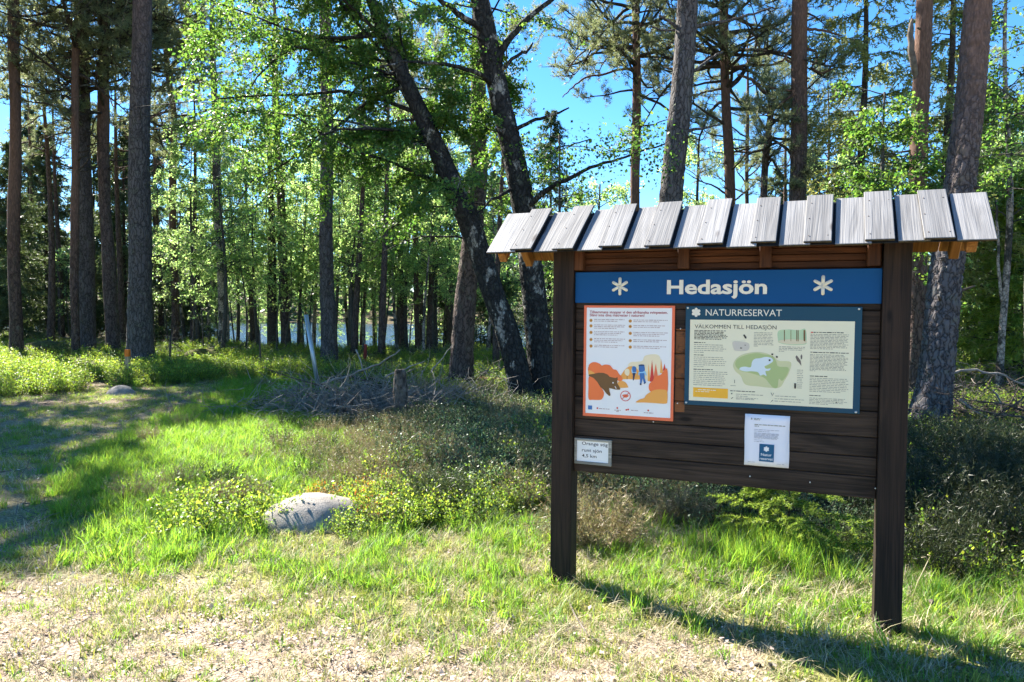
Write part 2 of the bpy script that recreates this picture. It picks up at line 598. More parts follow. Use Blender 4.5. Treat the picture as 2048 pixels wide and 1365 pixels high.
M['sapling_bark'] = bark('sapling_bark', (0.080, 0.075, 0.066), (0.03, 0.028, 0.025), None, scale=20, zs=0.5, bump=0.4)
M['dead_twig'] = mottled('dead_branch_wood', [(0.3, (0.085, 0.070, 0.057)), (0.7, (0.215, 0.185, 0.155))], scale=9, bump=0.3)
M['pale_branch'] = mottled('pale_branch_wood', [(0.3, (0.17, 0.145, 0.12)), (0.7, (0.36, 0.32, 0.275))], scale=9, bump=0.3)
M['dark_twig'] = mottled('dark_branch_wood', [(0.3, (0.05, 0.04, 0.033)), (0.7, (0.13, 0.105, 0.085))], scale=9, bump=0.3)
M['red_log'] = mottled('debarked_log', [(0.3, (0.22, 0.10, 0.06)), (0.7, (0.38, 0.20, 0.13))], scale=9, bump=0.3)
M['rot'] = mottled('rotten_wood', [(0.35, (0.045, 0.036, 0.030)), (0.55, (0.19, 0.155, 0.125)), (0.75, (0.32, 0.28, 0.24))], scale=11, bump=0.9, dist=0.04)

M['needle_pine'] = leaf('pine_needles', (0.155, 0.175, 0.095), (0.29, 0.33, 0.14), 0.5, 0.025, 0.45)
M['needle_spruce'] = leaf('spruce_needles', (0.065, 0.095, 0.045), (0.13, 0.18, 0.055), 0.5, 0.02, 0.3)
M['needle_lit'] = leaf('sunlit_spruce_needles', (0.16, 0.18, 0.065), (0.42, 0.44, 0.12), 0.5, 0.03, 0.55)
M['needle_fresh'] = leaf('fresh_spruce_needles', (0.15, 0.21, 0.04), (0.34, 0.46, 0.06), 0.45, 0.02, 0.45)
M['leaf_birch'] = leaf('birch_leaves', (0.065, 0.115, 0.032), (0.18, 0.33, 0.045), 0.5, 0.03, 0.5)
M['leaf_light'] = leaf('pale_birch_leaves', (0.14, 0.20, 0.085), (0.48, 0.68, 0.21), 0.45, 0.03, 0.62)
M['leaf_bilberry'] = leaf('bilberry_leaves', (0.11, 0.17, 0.030), (0.32, 0.45, 0.045), 0.55, 0.035, 0.5)
M['leaf_bilberry_red'] = leaf('reddish_bilberry_leaves', (0.20, 0.13, 0.03), (0.45, 0.24, 0.03), 0.5, 0.05, 0.5)
M['leaf_lingon'] = leaf('lingonberry_leaves', (0.14, 0.205, 0.095), (0.18, 0.29, 0.08), 0.5, 0.02, 0.25, 0.45, 0.3)
M['heather'] = leaf('heather_twigs', (0.22, 0.185, 0.10), (0.22, 0.19, 0.075), 0.5, 0.05, 0.3)
M['heather_green'] = leaf('green_heather_twigs', (0.055, 0.072, 0.028), (0.06, 0.085, 0.025), 0.5, 0.03, 0.3)
M['heather_dark'] = leaf('dark_heather_twigs', (0.032, 0.040, 0.016), (0.03, 0.042, 0.014), 0.5, 0.04, 0.3)  # green heather made darker: the tree crowns' shade is put into the colour
M['grass'] = leaf('green_grass', (0.105, 0.185, 0.028), (0.30, 0.50, 0.045), 0.45, 0.03, 0.5, 0.5, 0.3)
M['grass_pale'] = leaf('yellow_green_grass', (0.22, 0.25, 0.065), (0.40, 0.44, 0.09), 0.45, 0.03, 0.45, 0.5, 0.3)
M['straw'] = leaf('dry_grass', (0.47, 0.41, 0.27), (0.42, 0.36, 0.21), 0.4, 0.02, 0.35, 0.6, 0.2)
M['litter'] = leaf('dry_litter', (0.43, 0.35, 0.29), (0.28, 0.22, 0.17), 0.65, 0.03, 0.2, 0.6, 0.25)
M['moss'] = mottled('moss', [(0.3, (0.055, 0.060, 0.014)), (0.55, (0.13, 0.13, 0.028)), (0.8, (0.20, 0.15, 0.05))], scale=9, bump=1.0, dist=0.05)
M['granite'] = mottled('granite', [(0.25, (0.13, 0.115, 0.10)), (0.5, (0.26, 0.235, 0.205)), (0.75, (0.35, 0.315, 0.275))], scale=14, detail=10, bump=0.6, dist=0.012)
M['far_wood'] = leaf('far_forest_leaves', (0.08, 0.12, 0.055), (0.15, 0.22, 0.07), 0.6, 0.04, 0.45)

# ------------------------------------------------------------------ setting: ground, lake, far forest
def grid_axis(lo, hi, fine_lo, fine_hi, step, n_out):
    mid = np.arange(fine_lo, fine_hi + 1e-6, step)
    def out(a, b):
        t = np.linspace(0, 1, n_out + 1)[1:] ** 2.6
        return a + (b - a) * t
    return np.concatenate([out(fine_lo, lo)[::-1], mid, out(fine_hi, hi)])

PATH_PX = [(-900, 790), (0, 782), (250, 772), (400, 742), (480, 748), (470, 775), (420, 812), (300, 855), (180, 905), (95, 985), (150, 1030), (195, 1110), (0, 1135), (-900, 1150)]
FORE_PX = [(-900, 1150), (0, 1150), (300, 1135), (500, 1185), (760, 1235), (1000, 1245), (1130, 1255), (1300, 1270), (1480, 1288), (1560, 1330), (1660, 1450), (1700, 2600), (-900, 2600)]
UNDER_PX = [(1300, 1195), (1380, 1180), (1460, 1220), (1560, 1260), (1500, 1290), (1400, 1265)]
FLOOR_PX = [(1500, 1000), (1500, 700), (2600, 640), (2600, 1120), (2048, 1120)]

xs = grid_axis(-500, 500, -14, 14, 0.11, 46)
ys = grid_axis(-60, 620, 1.2, 20, 0.11, 60)
ys = np.unique(np.concatenate([ys, np.linspace(20, 40, 60)]))
GX, GY = np.meshgrid(xs, ys)
GZ = terrain(GX, GY)
V = np.stack([GX, GY, GZ], -1).reshape(-1, 3)
nx, ny = len(xs), len(ys)
ii, jj = np.meshgrid(np.arange(nx - 1), np.arange(ny - 1))
a0 = (jj * nx + ii).ravel()
F = np.stack([a0, a0 + 1, a0 + nx + 1, a0 + nx], 1)

def dirtiness(x, y):
    acc = np.zeros(len(x))
    for k in range(9):
        r = np.random.default_rng(k)
        jx = x + r.normal(0, 0.16) + 0.12 * wob(x, y, 0.5, 30)
        jy = y + r.normal(0, 0.16) + 0.12 * wob(x, y, 0.5, 31)
        px, py = project(np.stack([jx, jy, np.zeros(len(x))], 1))
        px, py = np.nan_to_num(px, nan=-1e5), np.nan_to_num(py, nan=-1e5)
        acc += 0.62 * inside(PATH_PX, px, py) + inside(FORE_PX, px, py) + inside(UNDER_PX, px, py) * (k % 2 == 0)
        acc += (y < 2.0) & (px < -1e4)
    return np.clip(acc / 9, 0, 1)

mt, n, l, b = mat('forest_ground')
at_ = N(n, 'ShaderNodeAttribute', attribute_name='dirt')
atf = N(n, 'ShaderNodeAttribute', attribute_name='forest')
tc = N(n, 'ShaderNodeTexCoord')
n1 = N(n, 'ShaderNodeTexNoise', Scale=2.2, Detail=8.0, Roughness=0.7)
n2 = N(n, 'ShaderNodeTexNoise', Scale=34.0, Detail=6.0, Roughness=0.7)
n3 = N(n, 'ShaderNodeTexVoronoi', Scale=60.0)
n4 = N(n, 'ShaderNodeTexNoise', Scale=0.9, Detail=5.0)
for q in (n1, n2, n3, n4):
    l.new(tc.outputs['Object'], q.inputs['Vector'])
dirt = ramp(n, [(0.30, (0.16, 0.115, 0.080)), (0.46, (0.31, 0.235, 0.175)), (0.62, (0.43, 0.345, 0.275)), (0.8, (0.55, 0.47, 0.395))])
l.new(n2.outputs[0], dirt.inputs[0])
green = ramp(n, [(0.32, (0.08, 0.08, 0.03)), (0.48, (0.19, 0.185, 0.06)), (0.62, (0.32, 0.285, 0.14)), (0.78, (0.46, 0.39, 0.26))])
l.new(n2.outputs[0], green.inputs[0])
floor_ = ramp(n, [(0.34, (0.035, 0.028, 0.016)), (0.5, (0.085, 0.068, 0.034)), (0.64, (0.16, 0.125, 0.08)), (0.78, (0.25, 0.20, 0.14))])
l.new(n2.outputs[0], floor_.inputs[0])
dm = N(n, 'ShaderNodeMath', operation='MULTIPLY_ADD', use_clamp=True)
l.new(n1.outputs[0], dm.inputs[0])
dm.inputs[1].default_value = 1.2
sb = N(n, 'ShaderNodeMath', operation='MULTIPLY_ADD')
l.new(at_.outputs['Fac'], sb.inputs[0])
sb.inputs[1].default_value = 1.6
sb.inputs[2].default_value = -1.1
l.new(sb.outputs[0], dm.inputs[2])
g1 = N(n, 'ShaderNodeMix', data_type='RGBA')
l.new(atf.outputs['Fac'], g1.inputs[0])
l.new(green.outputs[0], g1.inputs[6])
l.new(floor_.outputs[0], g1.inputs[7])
g2 = N(n, 'ShaderNodeMix', data_type='RGBA')
l.new(dm.outputs[0], g2.inputs[0])
l.new(g1.outputs[2], g2.inputs[6])
l.new(dirt.outputs[0], g2.inputs[7])
g3 = N(n, 'ShaderNodeHueSaturation')
l.new(g2.outputs[2], g3.inputs['Color'])
mr = N(n, 'ShaderNodeMapRange')
mr.inputs['From Min'].default_value, mr.inputs['From Max'].default_value = 0.3, 0.7
mr.inputs['To Min'].default_value, mr.inputs['To Max'].default_value = 0.8, 1.2
l.new(n4.outputs[0], mr.inputs[0])
l.new(mr.outputs[0], g3.inputs['Value'])
l.new(g3.outputs[0], b.inputs['Base Color'])
b.inputs['Roughness'].default_value = 0.95
b.inputs['Specular IOR Level'].default_value = 0.1
ad = N(n, 'ShaderNodeMath', operation='MULTIPLY_ADD')
l.new(n3.outputs['Distance'], ad.inputs[0])
ad.inputs[1].default_value = 0.5
l.new(n2.outputs[0], ad.inputs[2])
bp = N(n, 'ShaderNodeBump', Strength=1.0, Distance=0.025)
l.new(ad.outputs[0], bp.inputs['Height'])
l.new(bp.outputs[0], b.inputs['Normal'])
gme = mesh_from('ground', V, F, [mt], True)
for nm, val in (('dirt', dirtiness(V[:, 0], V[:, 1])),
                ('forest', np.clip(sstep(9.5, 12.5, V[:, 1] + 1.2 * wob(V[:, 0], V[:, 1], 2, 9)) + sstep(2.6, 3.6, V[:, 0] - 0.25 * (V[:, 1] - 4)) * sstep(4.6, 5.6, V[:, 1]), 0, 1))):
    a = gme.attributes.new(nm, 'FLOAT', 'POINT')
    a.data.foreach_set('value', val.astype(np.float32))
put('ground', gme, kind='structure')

mt, n, l, b = mat('lake_water')
b.inputs['Base Color'].default_value = (0.02, 0.045, 0.07, 1)
b.inputs['Roughness'].default_value = 0.12
b.inputs['IOR'].default_value = 1.33
tc = N(n, 'ShaderNodeTexCoord')
mp = N(n, 'ShaderNodeMapping')
mp.inputs['Scale'].default_value = (1.2, 3.0, 1)
l.new(tc.outputs['Object'], mp.inputs[0])
nz = N(n, 'ShaderNodeTexNoise', Scale=1.2, Detail=5.0)
l.new(mp.outputs[0], nz.inputs['Vector'])
bp = N(n, 'ShaderNodeBump', Strength=0.6, Distance=0.25)
l.new(nz.outputs[0], bp.inputs['Height'])
l.new(bp.outputs[0], b.inputs['Normal'])
lake = put('lake', mesh_from('lake', [(-400, 26, LAKE_Z), (400, 26, LAKE_Z), (400, 175, LAKE_Z), (-400, 175, LAKE_Z)], np.array([[0, 1, 2, 3]]), [mt]), kind='structure')

# far shore forest: one mass of small conical and rounded crowns
def leaf_quads(C, L, Wd, up_bias=0.4, dirs=None, fold=0.15, r=None):
    r = r or rng
    n = len(C)
    d = unit(r.normal(0, 1, (n, 3))) if dirs is None else unit(dirs)
    nn = r.normal(0, 1, (n, 3))
    nn[:, 2] += up_bias * np.sign(nn[:, 2]) * 2
    s = unit(np.cross(d, nn))
    nn = np.cross(s, d)
    L, Wd = np.broadcast_to(L, (n,))[:, None], np.broadcast_to(Wd, (n,))[:, None]
    V = np.stack([C, C + d * L * 0.45 + s * Wd * 0.5 + nn * Wd * fold, C + d * L, C + d * L * 0.45 - s * Wd * 0.5 + nn * Wd * fold], 1)
    Q = np.arange(n * 4).reshape(n, 4)
    return V.reshape(-1, 3), Q

fc, fl = [], []
for i in range(620):
    x, y = rng.uniform(-190, 190), rng.uniform(140, 215)
    h = rng.uniform(9, 17)
    zb = float(terrain(x, y))
    if rng.random() < 0.55:
        t = rng.random(70) ** 1.4
        rr = (1 - t) * h * 0.16 + 0.2
    else:
        t = 0.25 + 0.75 * rng.random(80)
        rr = h * 0.25 * np.sqrt(np.clip(1 - ((t - 0.62) / 0.42) ** 2, 0.03, 1))
    th = rng.uniform(0, 2 * PI, len(t))
    q = np.sqrt(rng.random(len(t)))
    fc.append(np.stack([x + np.cos(th) * rr * q, y + np.sin(th) * rr * q, zb + t * h], 1))
    fl.append(np.full(len(t), h * 0.11))
fc, fl = np.vstack(fc), np.concatenate(fl)
V, Q = leaf_quads(fc, fl * rng.uniform(0.7, 1.3, len(fl)), fl * 0.8)
put('far_forest', mesh_from('far_forest', V, Q, [M['far_wood']]), kind='stuff')

# ------------------------------------------------------------------ tree builders
def needles(C, D, k, length, width, spread=0.9, along=0.06, r=None):
    """k needle triangles round every shoot (centre C, axis D)"""
    r = r or rng
    n = len(C)
    C = np.repeat(C, k, 0)
    D = np.repeat(unit(D), k, 0)
    base = C + D * r.uniform(-along, along, (n * k, 1))
    d = unit(D * 0.7 + spread * unit(r.normal(0, 1, (n * k, 3))))
    s = unit(np.cross(d, r.normal(0, 1, (n * k, 3)))) * (width * 0.5)
    Ls = length * r.uniform(0.7, 1.25, (n * k, 1))
    V = np.stack([base - s, base + s, base + d * Ls], 1).reshape(-1, 3)
    return V, np.arange(n * k * 3).reshape(-1, 3)

def limb(p0, az, el, L, n=7, gnarl=0.12, curve=0.0, r=None):
    """a branch polyline; curve>0 bends upwards, <0 droops"""
    r = r or rng
    pts = [np.array(p0, float)]
    e = el
    a = az
    for i in range(n - 1):
        e += curve / n + r.normal(0, gnarl)
        a += r.normal(0, gnarl)
        pts.append(pts[-1] + L / (n - 1) * np.array([math.cos(a) * math.cos(e), math.sin(a) * math.cos(e), math.sin(e)]))
    return np.array(pts)

def along(P, t):
    """points and tangents at parameters t (0..1) of a polyline"""
    t = np.asarray(t) * (len(P) - 1)
    i = np.clip(t.astype(int), 0, len(P) - 2)
    f = (t - i)[:, None]
    return P[i] * (1 - f) + P[i + 1] * f, unit(P[i + 1] - P[i])

def pine_crown(axis, z0, z1, R, nb=34, seed=0, width=0.012, k=18, dead=6, tufts=5, sector=None):
    """axis: function z -> (x, y, radius) of the trunk in local coordinates. Returns wood and needle builders"""
    r = np.random.default_rng(seed)
    wood_, C, D = MB(), [], []
    for i in range(nb + dead):
        isdead = i >= nb
        t = r.random() ** 0.8 if not isdead else -r.random() * 0.3
        z = z0 + (z1 - z0) * t
        x, y, rad = axis(z)
        prof = (0.55 + 0.45 * math.sin(min(max(t, 0), 1) * PI * 0.9 + 0.35)) * (1.0 if t < 0.75 else 1.0 - 0.65 * (t - 0.75) / 0.25)
        L = R * prof * r.uniform(0.65, 1.15) * (0.55 if isdead else 1)
        az = r.uniform(0, 2 * PI) if sector is None else r.normal(sector[0], sector[1])
        B = limb((x, y, z), az, r.uniform(-0.15, 0.5), L, 8, 0.2, r.uniform(-0.2, 0.5), r)
        r0 = min(rad * 0.5, 0.018 + 0.012 * L)
        wood_.tube(B, np.linspace(r0, 0.006, 8), 5, False)
        ns = int(3 + L * (2.2 if not isdead else 1.2))
        for s_ in range(ns):
            tt = r.uniform(0.3, 1.0)
            p, tg = along(B, np.array([tt]))
            a2 = math.atan2(tg[0, 1], tg[0, 0]) + r.choice([-1, 1]) * r.uniform(0.4, 1.2)
            l2 = L * (0.16 + 0.3 * (1.05 - tt)) * r.uniform(0.7, 1.3)
            Sb = limb(p[0], a2, r.uniform(-0.3, 0.6), l2, 5, 0.28, 0.5, r)
            wood_.tube(Sb, np.linspace(r0 * 0.4, 0.003, 5), 3, False)
            if not isdead:
                m_ = tufts
                c, d = along(Sb, r.uniform(0.25, 1.0, m_))
                C.append(c + r.normal(0, 0.07, c.shape) + np.array([0, 0, 0.03]))
                D.append(d + np.array([0, 0, 0.5]))
        if not isdead:
            c, d = along(B, r.uniform(0.7, 1.0, 5))
            C.append(c + r.normal(0, 0.05, c.shape))
            D.append(d + np.array([0, 0, 0.4]))
    V, T = needles(np.vstack(C), np.vstack(D), k, 0.13, width, r=r)
    return wood_, (V, T)

def spruce_crown(h, R, seed=0, z0=0.4, nb=120, tw=16, size=1.0, droop=-0.5):
    r = np.random.default_rng(seed)
    wood_ = MB()
    CC, DD = [], []
    for i in range(nb):
        t = (i + r.random()) / nb
        z = z0 + (h - z0) * t
        L = (R * (1 - t) ** 0.75 + 0.12) * r.uniform(0.6, 1.15)
        az = r.uniform(0, 2 * PI)
        B = limb((0, 0, z), az, r.uniform(-0.1, 0.25) + 0.4 * t, L, 6, 0.06, droop * (1 - t), r)
        if L > 0.4:
            wood_.tube(B, np.linspace(0.006 + 0.010 * L, 0.003, 6), 3, False)
        n_ = max(3, int(tw * (0.4 + L / max(R, 0.1))))
        p, tg = along(B, r.uniform(0.15, 1, n_))
        side = r.choice([-1.0, 1.0], n_)
        a2 = np.arctan2(tg[:, 1], tg[:, 0]) + side * r.uniform(0.3, 1.1, n_)
        e2 = r.uniform(-1.1, 0.0, n_)
        d2 = np.stack([np.cos(a2) * np.cos(e2), np.sin(a2) * np.cos(e2), np.sin(e2)], 1)
        l2 = (0.18 + 0.22 * L) * r.uniform(0.5, 1.3, n_)
        m_ = 6
        s_ = np.linspace(0.1, 1, m_)
        c = p[:, None] + d2[:, None] * (l2[:, None, None] * s_[None, :, None])
        c[..., 2] -= 0.10 * (l2[:, None] * s_[None]) ** 1.5
        CC.append(c.reshape(-1, 3))
        DD.append(np.repeat(d2, m_, 0))
    C, D = np.vstack(CC), np.vstack(DD)
    V, T = needles(C, D, 3, 0.11 * size, 0.035 * size, 0.8, 0.03, r=r)
    return wood_, (V, T)

def leafy_crown(stems, nlimb, Lr, el, leaves, size, seed=0, droop=-0.5, az0=None, twigs=6, zr=None, gn=0.14):
    """stems: list of polylines (local). limbs grow off them, twigs off the limbs, leaves along the twigs"""
    r = np.random.default_rng(seed)
    wood_ = MB()
    C = []
    limbs = []
    for i in range(nlimb):
        st = stems[r.integers(len(stems))]
        t = r.uniform(*(zr or (0.3, 1.0)))
        p, tg = along(st, np.array([t]))
        az = r.uniform(0, 2 * PI) if az0 is None else r.normal(*az0)
        L = r.uniform(*Lr) * (1.1 - 0.55 * t)
        B = limb(p[0], az, r.uniform(*el), L, 8, gn, droop, r)
        limbs.append(B)
    for B in limbs:
        L = np.linalg.norm(B[-1] - B[0])
        wood_.tube(B, np.linspace(0.006 + 0.007 * L, 0.003, len(B)), 4, False)
    per = max(1, leaves // (len(limbs) * (twigs + 1)))
    for B in limbs:
        L = np.linalg.norm(B[-1] - B[0])
        for k in range(twigs + 1):
            if k == 0:
                Tq = B[len(B) // 2:]
            else:
                p, tg = along(B, np.array([r.uniform(0.2, 1.0)]))
                a2 = math.atan2(tg[0, 1], tg[0, 0]) + r.uniform(-1.3, 1.3)
                Tq = limb(p[0], a2, r.uniform(-0.5, 0.6), L * r.uniform(0.2, 0.5), 5, 0.2, -0.9, r)
                wood_.tube(Tq, np.linspace(0.006, 0.002, len(Tq)), 3, False)
            c, d = along(Tq, r.uniform(0.1, 1.0, per))
            C.append(c + r.normal(0, 0.5 * size + 0.012, c.shape))
    C = np.vstack(C)
    d = r.normal(0, 1, C.shape)
    d[:, 2] -= 0.7
    sz = size * r.uniform(0.6, 1.25, len(C))
    V, Q = leaf_quads(C, sz, sz * 0.72, 0.5, d, 0.12, r)
    return wood_, (V, Q)

def plates(th, z, cw, ch, seed, kk):
    """bark plate relief on an unrolled cylinder: 0 in the cracks, 1 on the plates"""
    r = np.random.default_rng(seed)
    hx = r.random((64, 512))
    hy = r.random((64, 512))
    u, v = th * kk / (2 * PI), z / ch
    d1 = np.full(u.shape, 9.0)
    d2 = d1.copy()
    iu, iv = np.floor(u).astype(int), np.floor(v).astype(int)
    for a in (-1, 0, 1):
        for c in (-1, 0, 1):
            gu, gv = iu + a, iv + c
            du = gu + hx[gu % kk, gv % 512] - u
            dv = gv + hy[gu % kk, gv % 512] - v
            d = np.hypot(du, dv)
            d2 = np.where(d < d1, d1, np.minimum(d2, d))
            d1 = np.minimum(d1, d)
    return np.clip((d2 - d1) / 0.35, 0, 1)

def key_trunk(pts, Y, H=None, rough=0.0, k=12, flare=0.35, step=0.35, seed=0, kk=11, ch=0.16):
    """trunk from photo measurements [(px, py, width)], first one at the ground, at depth Y; continued up to height H.
    returns base point, local polyline, radii, mesh builder"""
    P, R = [], []
    for i, (px, py, w) in enumerate(pts):
        q = at(px, py, Y)
        P.append(q)
        R.append(w / 2 / FPX * Y)
    P[0][2] = float(terrain(P[0][0], P[0][1])) - 0.06
    base = P[0].copy()
    P = np.array(P) - base
    R = np.array(R)
    if H is not None and H > P[-1, 2] + 0.5:
        d = P[-1] - P[-2]
        d = d / d[2]
        d[:2] *= 0.5
        top = P[-1] + d * (H - P[-1, 2])
        P = np.vstack([P, (P[-1] + top) / 2, top])
        R = np.concatenate([R, [R[-1] * 0.7, 0.03]])
    zz = P[:, 2]
    z = np.arange(0, zz[-1], step)
    Pf = np.stack([np.interp(z, zz, P[:, 0]), np.interp(z, zz, P[:, 1]), z], 1)
    for _ in range(3):
        if len(Pf) > 4:
            Pf[1:-1, :2] = (Pf[:-2, :2] + 2 * Pf[1:-1, :2] + Pf[2:, :2]) / 4
    Rf = np.interp(z, zz, R)
    Rf = Rf * (1 + flare * np.exp(-z / 0.22))
    Pf[:, 0] += 0.02 * np.sin(z * 1.1 + seed)
    Pf[:, 1] += 0.02 * np.sin(z * 0.9 + seed * 2)
    mb = MB()
    th = np.linspace(0, 2 * PI, k, endpoint=False)
    TH, ZZ = np.meshgrid(th, z)
    disp = None
    if rough:
        pl = plates(TH, ZZ, 0, ch, seed, kk)
        disp = rough * (pl - 0.5) * np.clip(1.2 - ZZ / 9, 0.25, 1) + 0.02 * Rf[:, None] * np.sin(TH * 3 + ZZ)
        disp = disp + Rf[:, None] * 0.22 * np.exp(-ZZ / 0.2) * np.clip(np.sin(TH * 5 + seed), -0.3, 1)
    else:
        disp = Rf[:, None] * (0.05 * np.sin(TH * 2 + ZZ * 1.3 + seed) + 0.04 * np.sin(TH * 5 - ZZ * 3.1))
    mb.tube(Pf, Rf, k, True, disp)
    return base, Pf, Rf, mb

def axis_of(Pf, Rf):
    return lambda z: (np.interp(z, Pf[:, 2], Pf[:, 0]), np.interp(z, Pf[:, 2], Pf[:, 1]), np.interp(z, Pf[:, 2], Rf))

def wood_part(mb, mats, parent, name='branches'):
    if mb.V:
        o = put(name, mb.mesh(name, mats, True), parent, kind='stuff')
        return o

def crown_part(vt, mt, parent, name='crown'):
    return put(name, mesh_from(name, vt[0], vt[1], [mt]), parent, kind='stuff')

# ------------------------------------------------------------------ the notice board
BX, BY, BYAW = 0.23928, 4.24628, 0.38747
CB, SB = math.cos(BYAW), math.sin(BYAW)
BDIR, BNRM = np.array([CB, -SB, 0]), np.array([SB, CB, 0])
SEP, PW = 1.7375, 0.127
PLANE = 0.0334                                                 # face of the planks behind the post fronts

def board_pt(px, py, o):
    """photo pixel -> (a, z) on the board plane that lies o behind the post fronts"""
    d = ray(px, py)
    E0 = np.array([-BX, -BY, EYE])
    t = (o - E0 @ BNRM) / (d @ BNRM)
    q = E0 + d * t
    return float(q @ BDIR), float(q[2])

board = empty('notice_board', (BX, BY, 0), 'dark brown wooden notice board on two posts under a grey plank roof', 'notice board', rz=-BYAW)
for x0, zb in ((0.0, -0.25), (SEP, -0.27)):
    put('post', bevel_box('post', (x0, 0, zb), (x0 + PW, 0.125, 2.03), [M['post']], 0.005, 2), board)
put('gap_backing', bevel_box('gap_backing', (PW + 0.001, PLANE + 0.0445, 0.672), (SEP - 0.001, PLANE + 0.060, 1.838), [M['stain']], 0.002), board)  # unseen backing, added so no light shows through the plank joints
zs = [0.670, 0.785, 0.885, 0.985, 1.12, 1.248, 1.388, 1.515, 1.635, 1.755, 1.852]
for i in range(len(zs) - 1):
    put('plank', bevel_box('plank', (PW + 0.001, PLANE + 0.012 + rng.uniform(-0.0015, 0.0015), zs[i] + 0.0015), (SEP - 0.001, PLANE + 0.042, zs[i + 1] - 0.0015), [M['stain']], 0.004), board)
put('gable_backing', bevel_box('gable_backing', (PW + 0.002, PLANE + 0.0525, 1.84), (SEP - 0.002, PLANE + 0.062, 2.03), [M['gable']], 0.002), board)  # added behind the gable boards to block light coming through their gaps
zs = [1.855, 1.892, 1.928, 1.964, 2.0, 2.036]
for i in range(len(zs) - 1):
    o = put('gable_board', bevel_box('gable_board', (PW + 0.001, PLANE + 0.030 + rng.uniform(-0.002, 0.002), zs[i] + 0.0015), (SEP - 0.001, PLANE + 0.05, zs[i + 1] - 0.0015), [M['gable']], 0.003), board)
EAVE_O, EAVE_Z, RIDGE_O, RIDGE_Z = -0.205, 1.946, 0.085, 2.204
for a in (0.147, 0.752, 1.180, 1.695):
    w = 0.062
    put('cleat', bevel_box('cleat', (a - w / 2, PLANE - 0.026, 1.858), (a + w / 2, PLANE + 0.026, 2.0), [M['cleat']], 0.004), board)
SL = np.array([0, RIDGE_O - EAVE_O, RIDGE_Z - EAVE_Z])
SLEN = np.linalg.norm(SL)
SANG = math.atan2(SL[2], SL[1])
def roof_plank(a0e, a1e, a0r, a1r, lift, ext0, ext1, rear=False, name='roof_plank', th=0.0138):
    """one roof plank; eave edge a0e..a1e, ridge edge a0r..a1r"""
    wid = ((a1e - a0e) + (a1r - a0r)) / 2
    me = bevel_box(name, (-wid / 2, ext0, lift), (wid / 2, SLEN + ext1, lift + th), [M['underside'], M['weathered']], 0.0025, 1, top_mat=1)
    for v in me.vertices:                                    # each plank cups and twists a little
        v.co.z += 0.0012 * math.sin(v.co.y * 9 + a0e * 40)
    me.materials[0] = M['mossy_end'] if lift >= 0 else M['underside']
    o = put(name, me, board)
    ce, crr = (a0e + a1e) / 2, (a0r + a1r) / 2
    skew = math.atan2(crr - ce, SLEN)
    o.location = (ce, EAVE_O, EAVE_Z)
    if rear:
        o.location = (ce, 2 * RIDGE_O - EAVE_O, EAVE_Z)
        o.rotation_euler = (SANG, 0, PI)
    else:
        o.rotation_euler = (SANG, 0, -skew)
    return o
up_b = [(1022, 1062), (1107, 1147), (1198, 1244), (1287, 1342), (1393, 1447), (1501, 1552), (1607, 1663), (1730, 1789), (1847, 1910)]
up_r = [(1064, 1111), (1149, 1194), (1230, 1277), (1320, 1367), (1419, 1466), (1516, 1564), (1616, 1669), (1728, 1784), (1834, 1890)]
ups = []
for (e0, e1), (r0, r1) in zip(up_b, up_r):
    ups.append((board_pt(e0, 495, EAVE_O)[0], board_pt(e1, 495, EAVE_O)[0], board_pt(r0, 405, RIDGE_O)[0], board_pt(r1, 405, RIDGE_O)[0]))
lo_l = [(-0.345, -0.315)]
for k, u in enumerate(ups):
    roof_plank(*u, 0.0145, rng.uniform(-0.004, 0.012), rng.uniform(0.012, 0.03))
for k in range(len(ups) + 1):
    if k == 0:
        e0, r0 = -0.343, -0.318
    else:
        e0, r0 = ups[k - 1][1] + 0.013, ups[k - 1][3] + 0.013
    if k == len(ups):
        e1, r1 = 2.166, 2.186
    else:
        e1, r1 = ups[k][0] + 0.030, ups[k][2] + 0.030
    roof_plank(e0 + 0.001 * 0, e1, r0, r1, 0.0, rng.uniform(-0.012, 0.004), rng.uniform(-0.008, 0.006))
# sarking boards and roofing felt under the planks: the felt shows in the gaps
M['felt'] = mottled('roofing_felt', [(0.3, (0.012, 0.015, 0.018)), (0.7, (0.03, 0.036, 0.042))], scale=60, bump=0.3)
put('roofing_felt', bevel_box('roofing_felt', (0, 0.012, -0.0045), (2.485, SLEN - 0.012, -0.001), [M['felt']], 0.0008), board)
fo = [c for c in board.children if c.name == 'roofing_felt'][0]
fo.location, fo.rotation_euler = (-0.325, EAVE_O, EAVE_Z), (SANG, 0, 0)
a = -0.322
while a < 2.12:
    w = rng.uniform(0.085, 0.12)
    o = put('sarking_board', bevel_box('sarking_board', (0, 0.055, -0.021), (min(w, 2.158 - a), SLEN - 0.012, -0.005), [M['underside']], 0.002), board)
    o.location, o.rotation_euler = (a, EAVE_O, EAVE_Z), (SANG, 0, 0)
    a += w + 0.003
# rear slope (seen from below and at the gables)
a = -0.335
while a < 2.15:
    w = 0.135
    roof_plank(a, min(a + w, 2.17), a, min(a + w, 2.17), -0.002, rng.uniform(-0.01, 0.01), -0.025, rear=True, name='rear_roof_plank')
    a += w + 0.004
# rafters with plumb-cut ends under both slopes
for a in (-0.265, 2.085):
    me = bevel_box('rafter', (-0.022, 0.03, -0.085), (0.022, SLEN - 0.03, -0.0215), [M['underside']], 0.004)
    o = put('rafter', me, board)
    o.location, o.rotation_euler = (a, EAVE_O, EAVE_Z), (SANG, 0, 0)
    o = put('rafter', me, board)
    o.location, o.rotation_euler = (a, 2 * RIDGE_O - EAVE_O, EAVE_Z), (SANG, 0, PI)
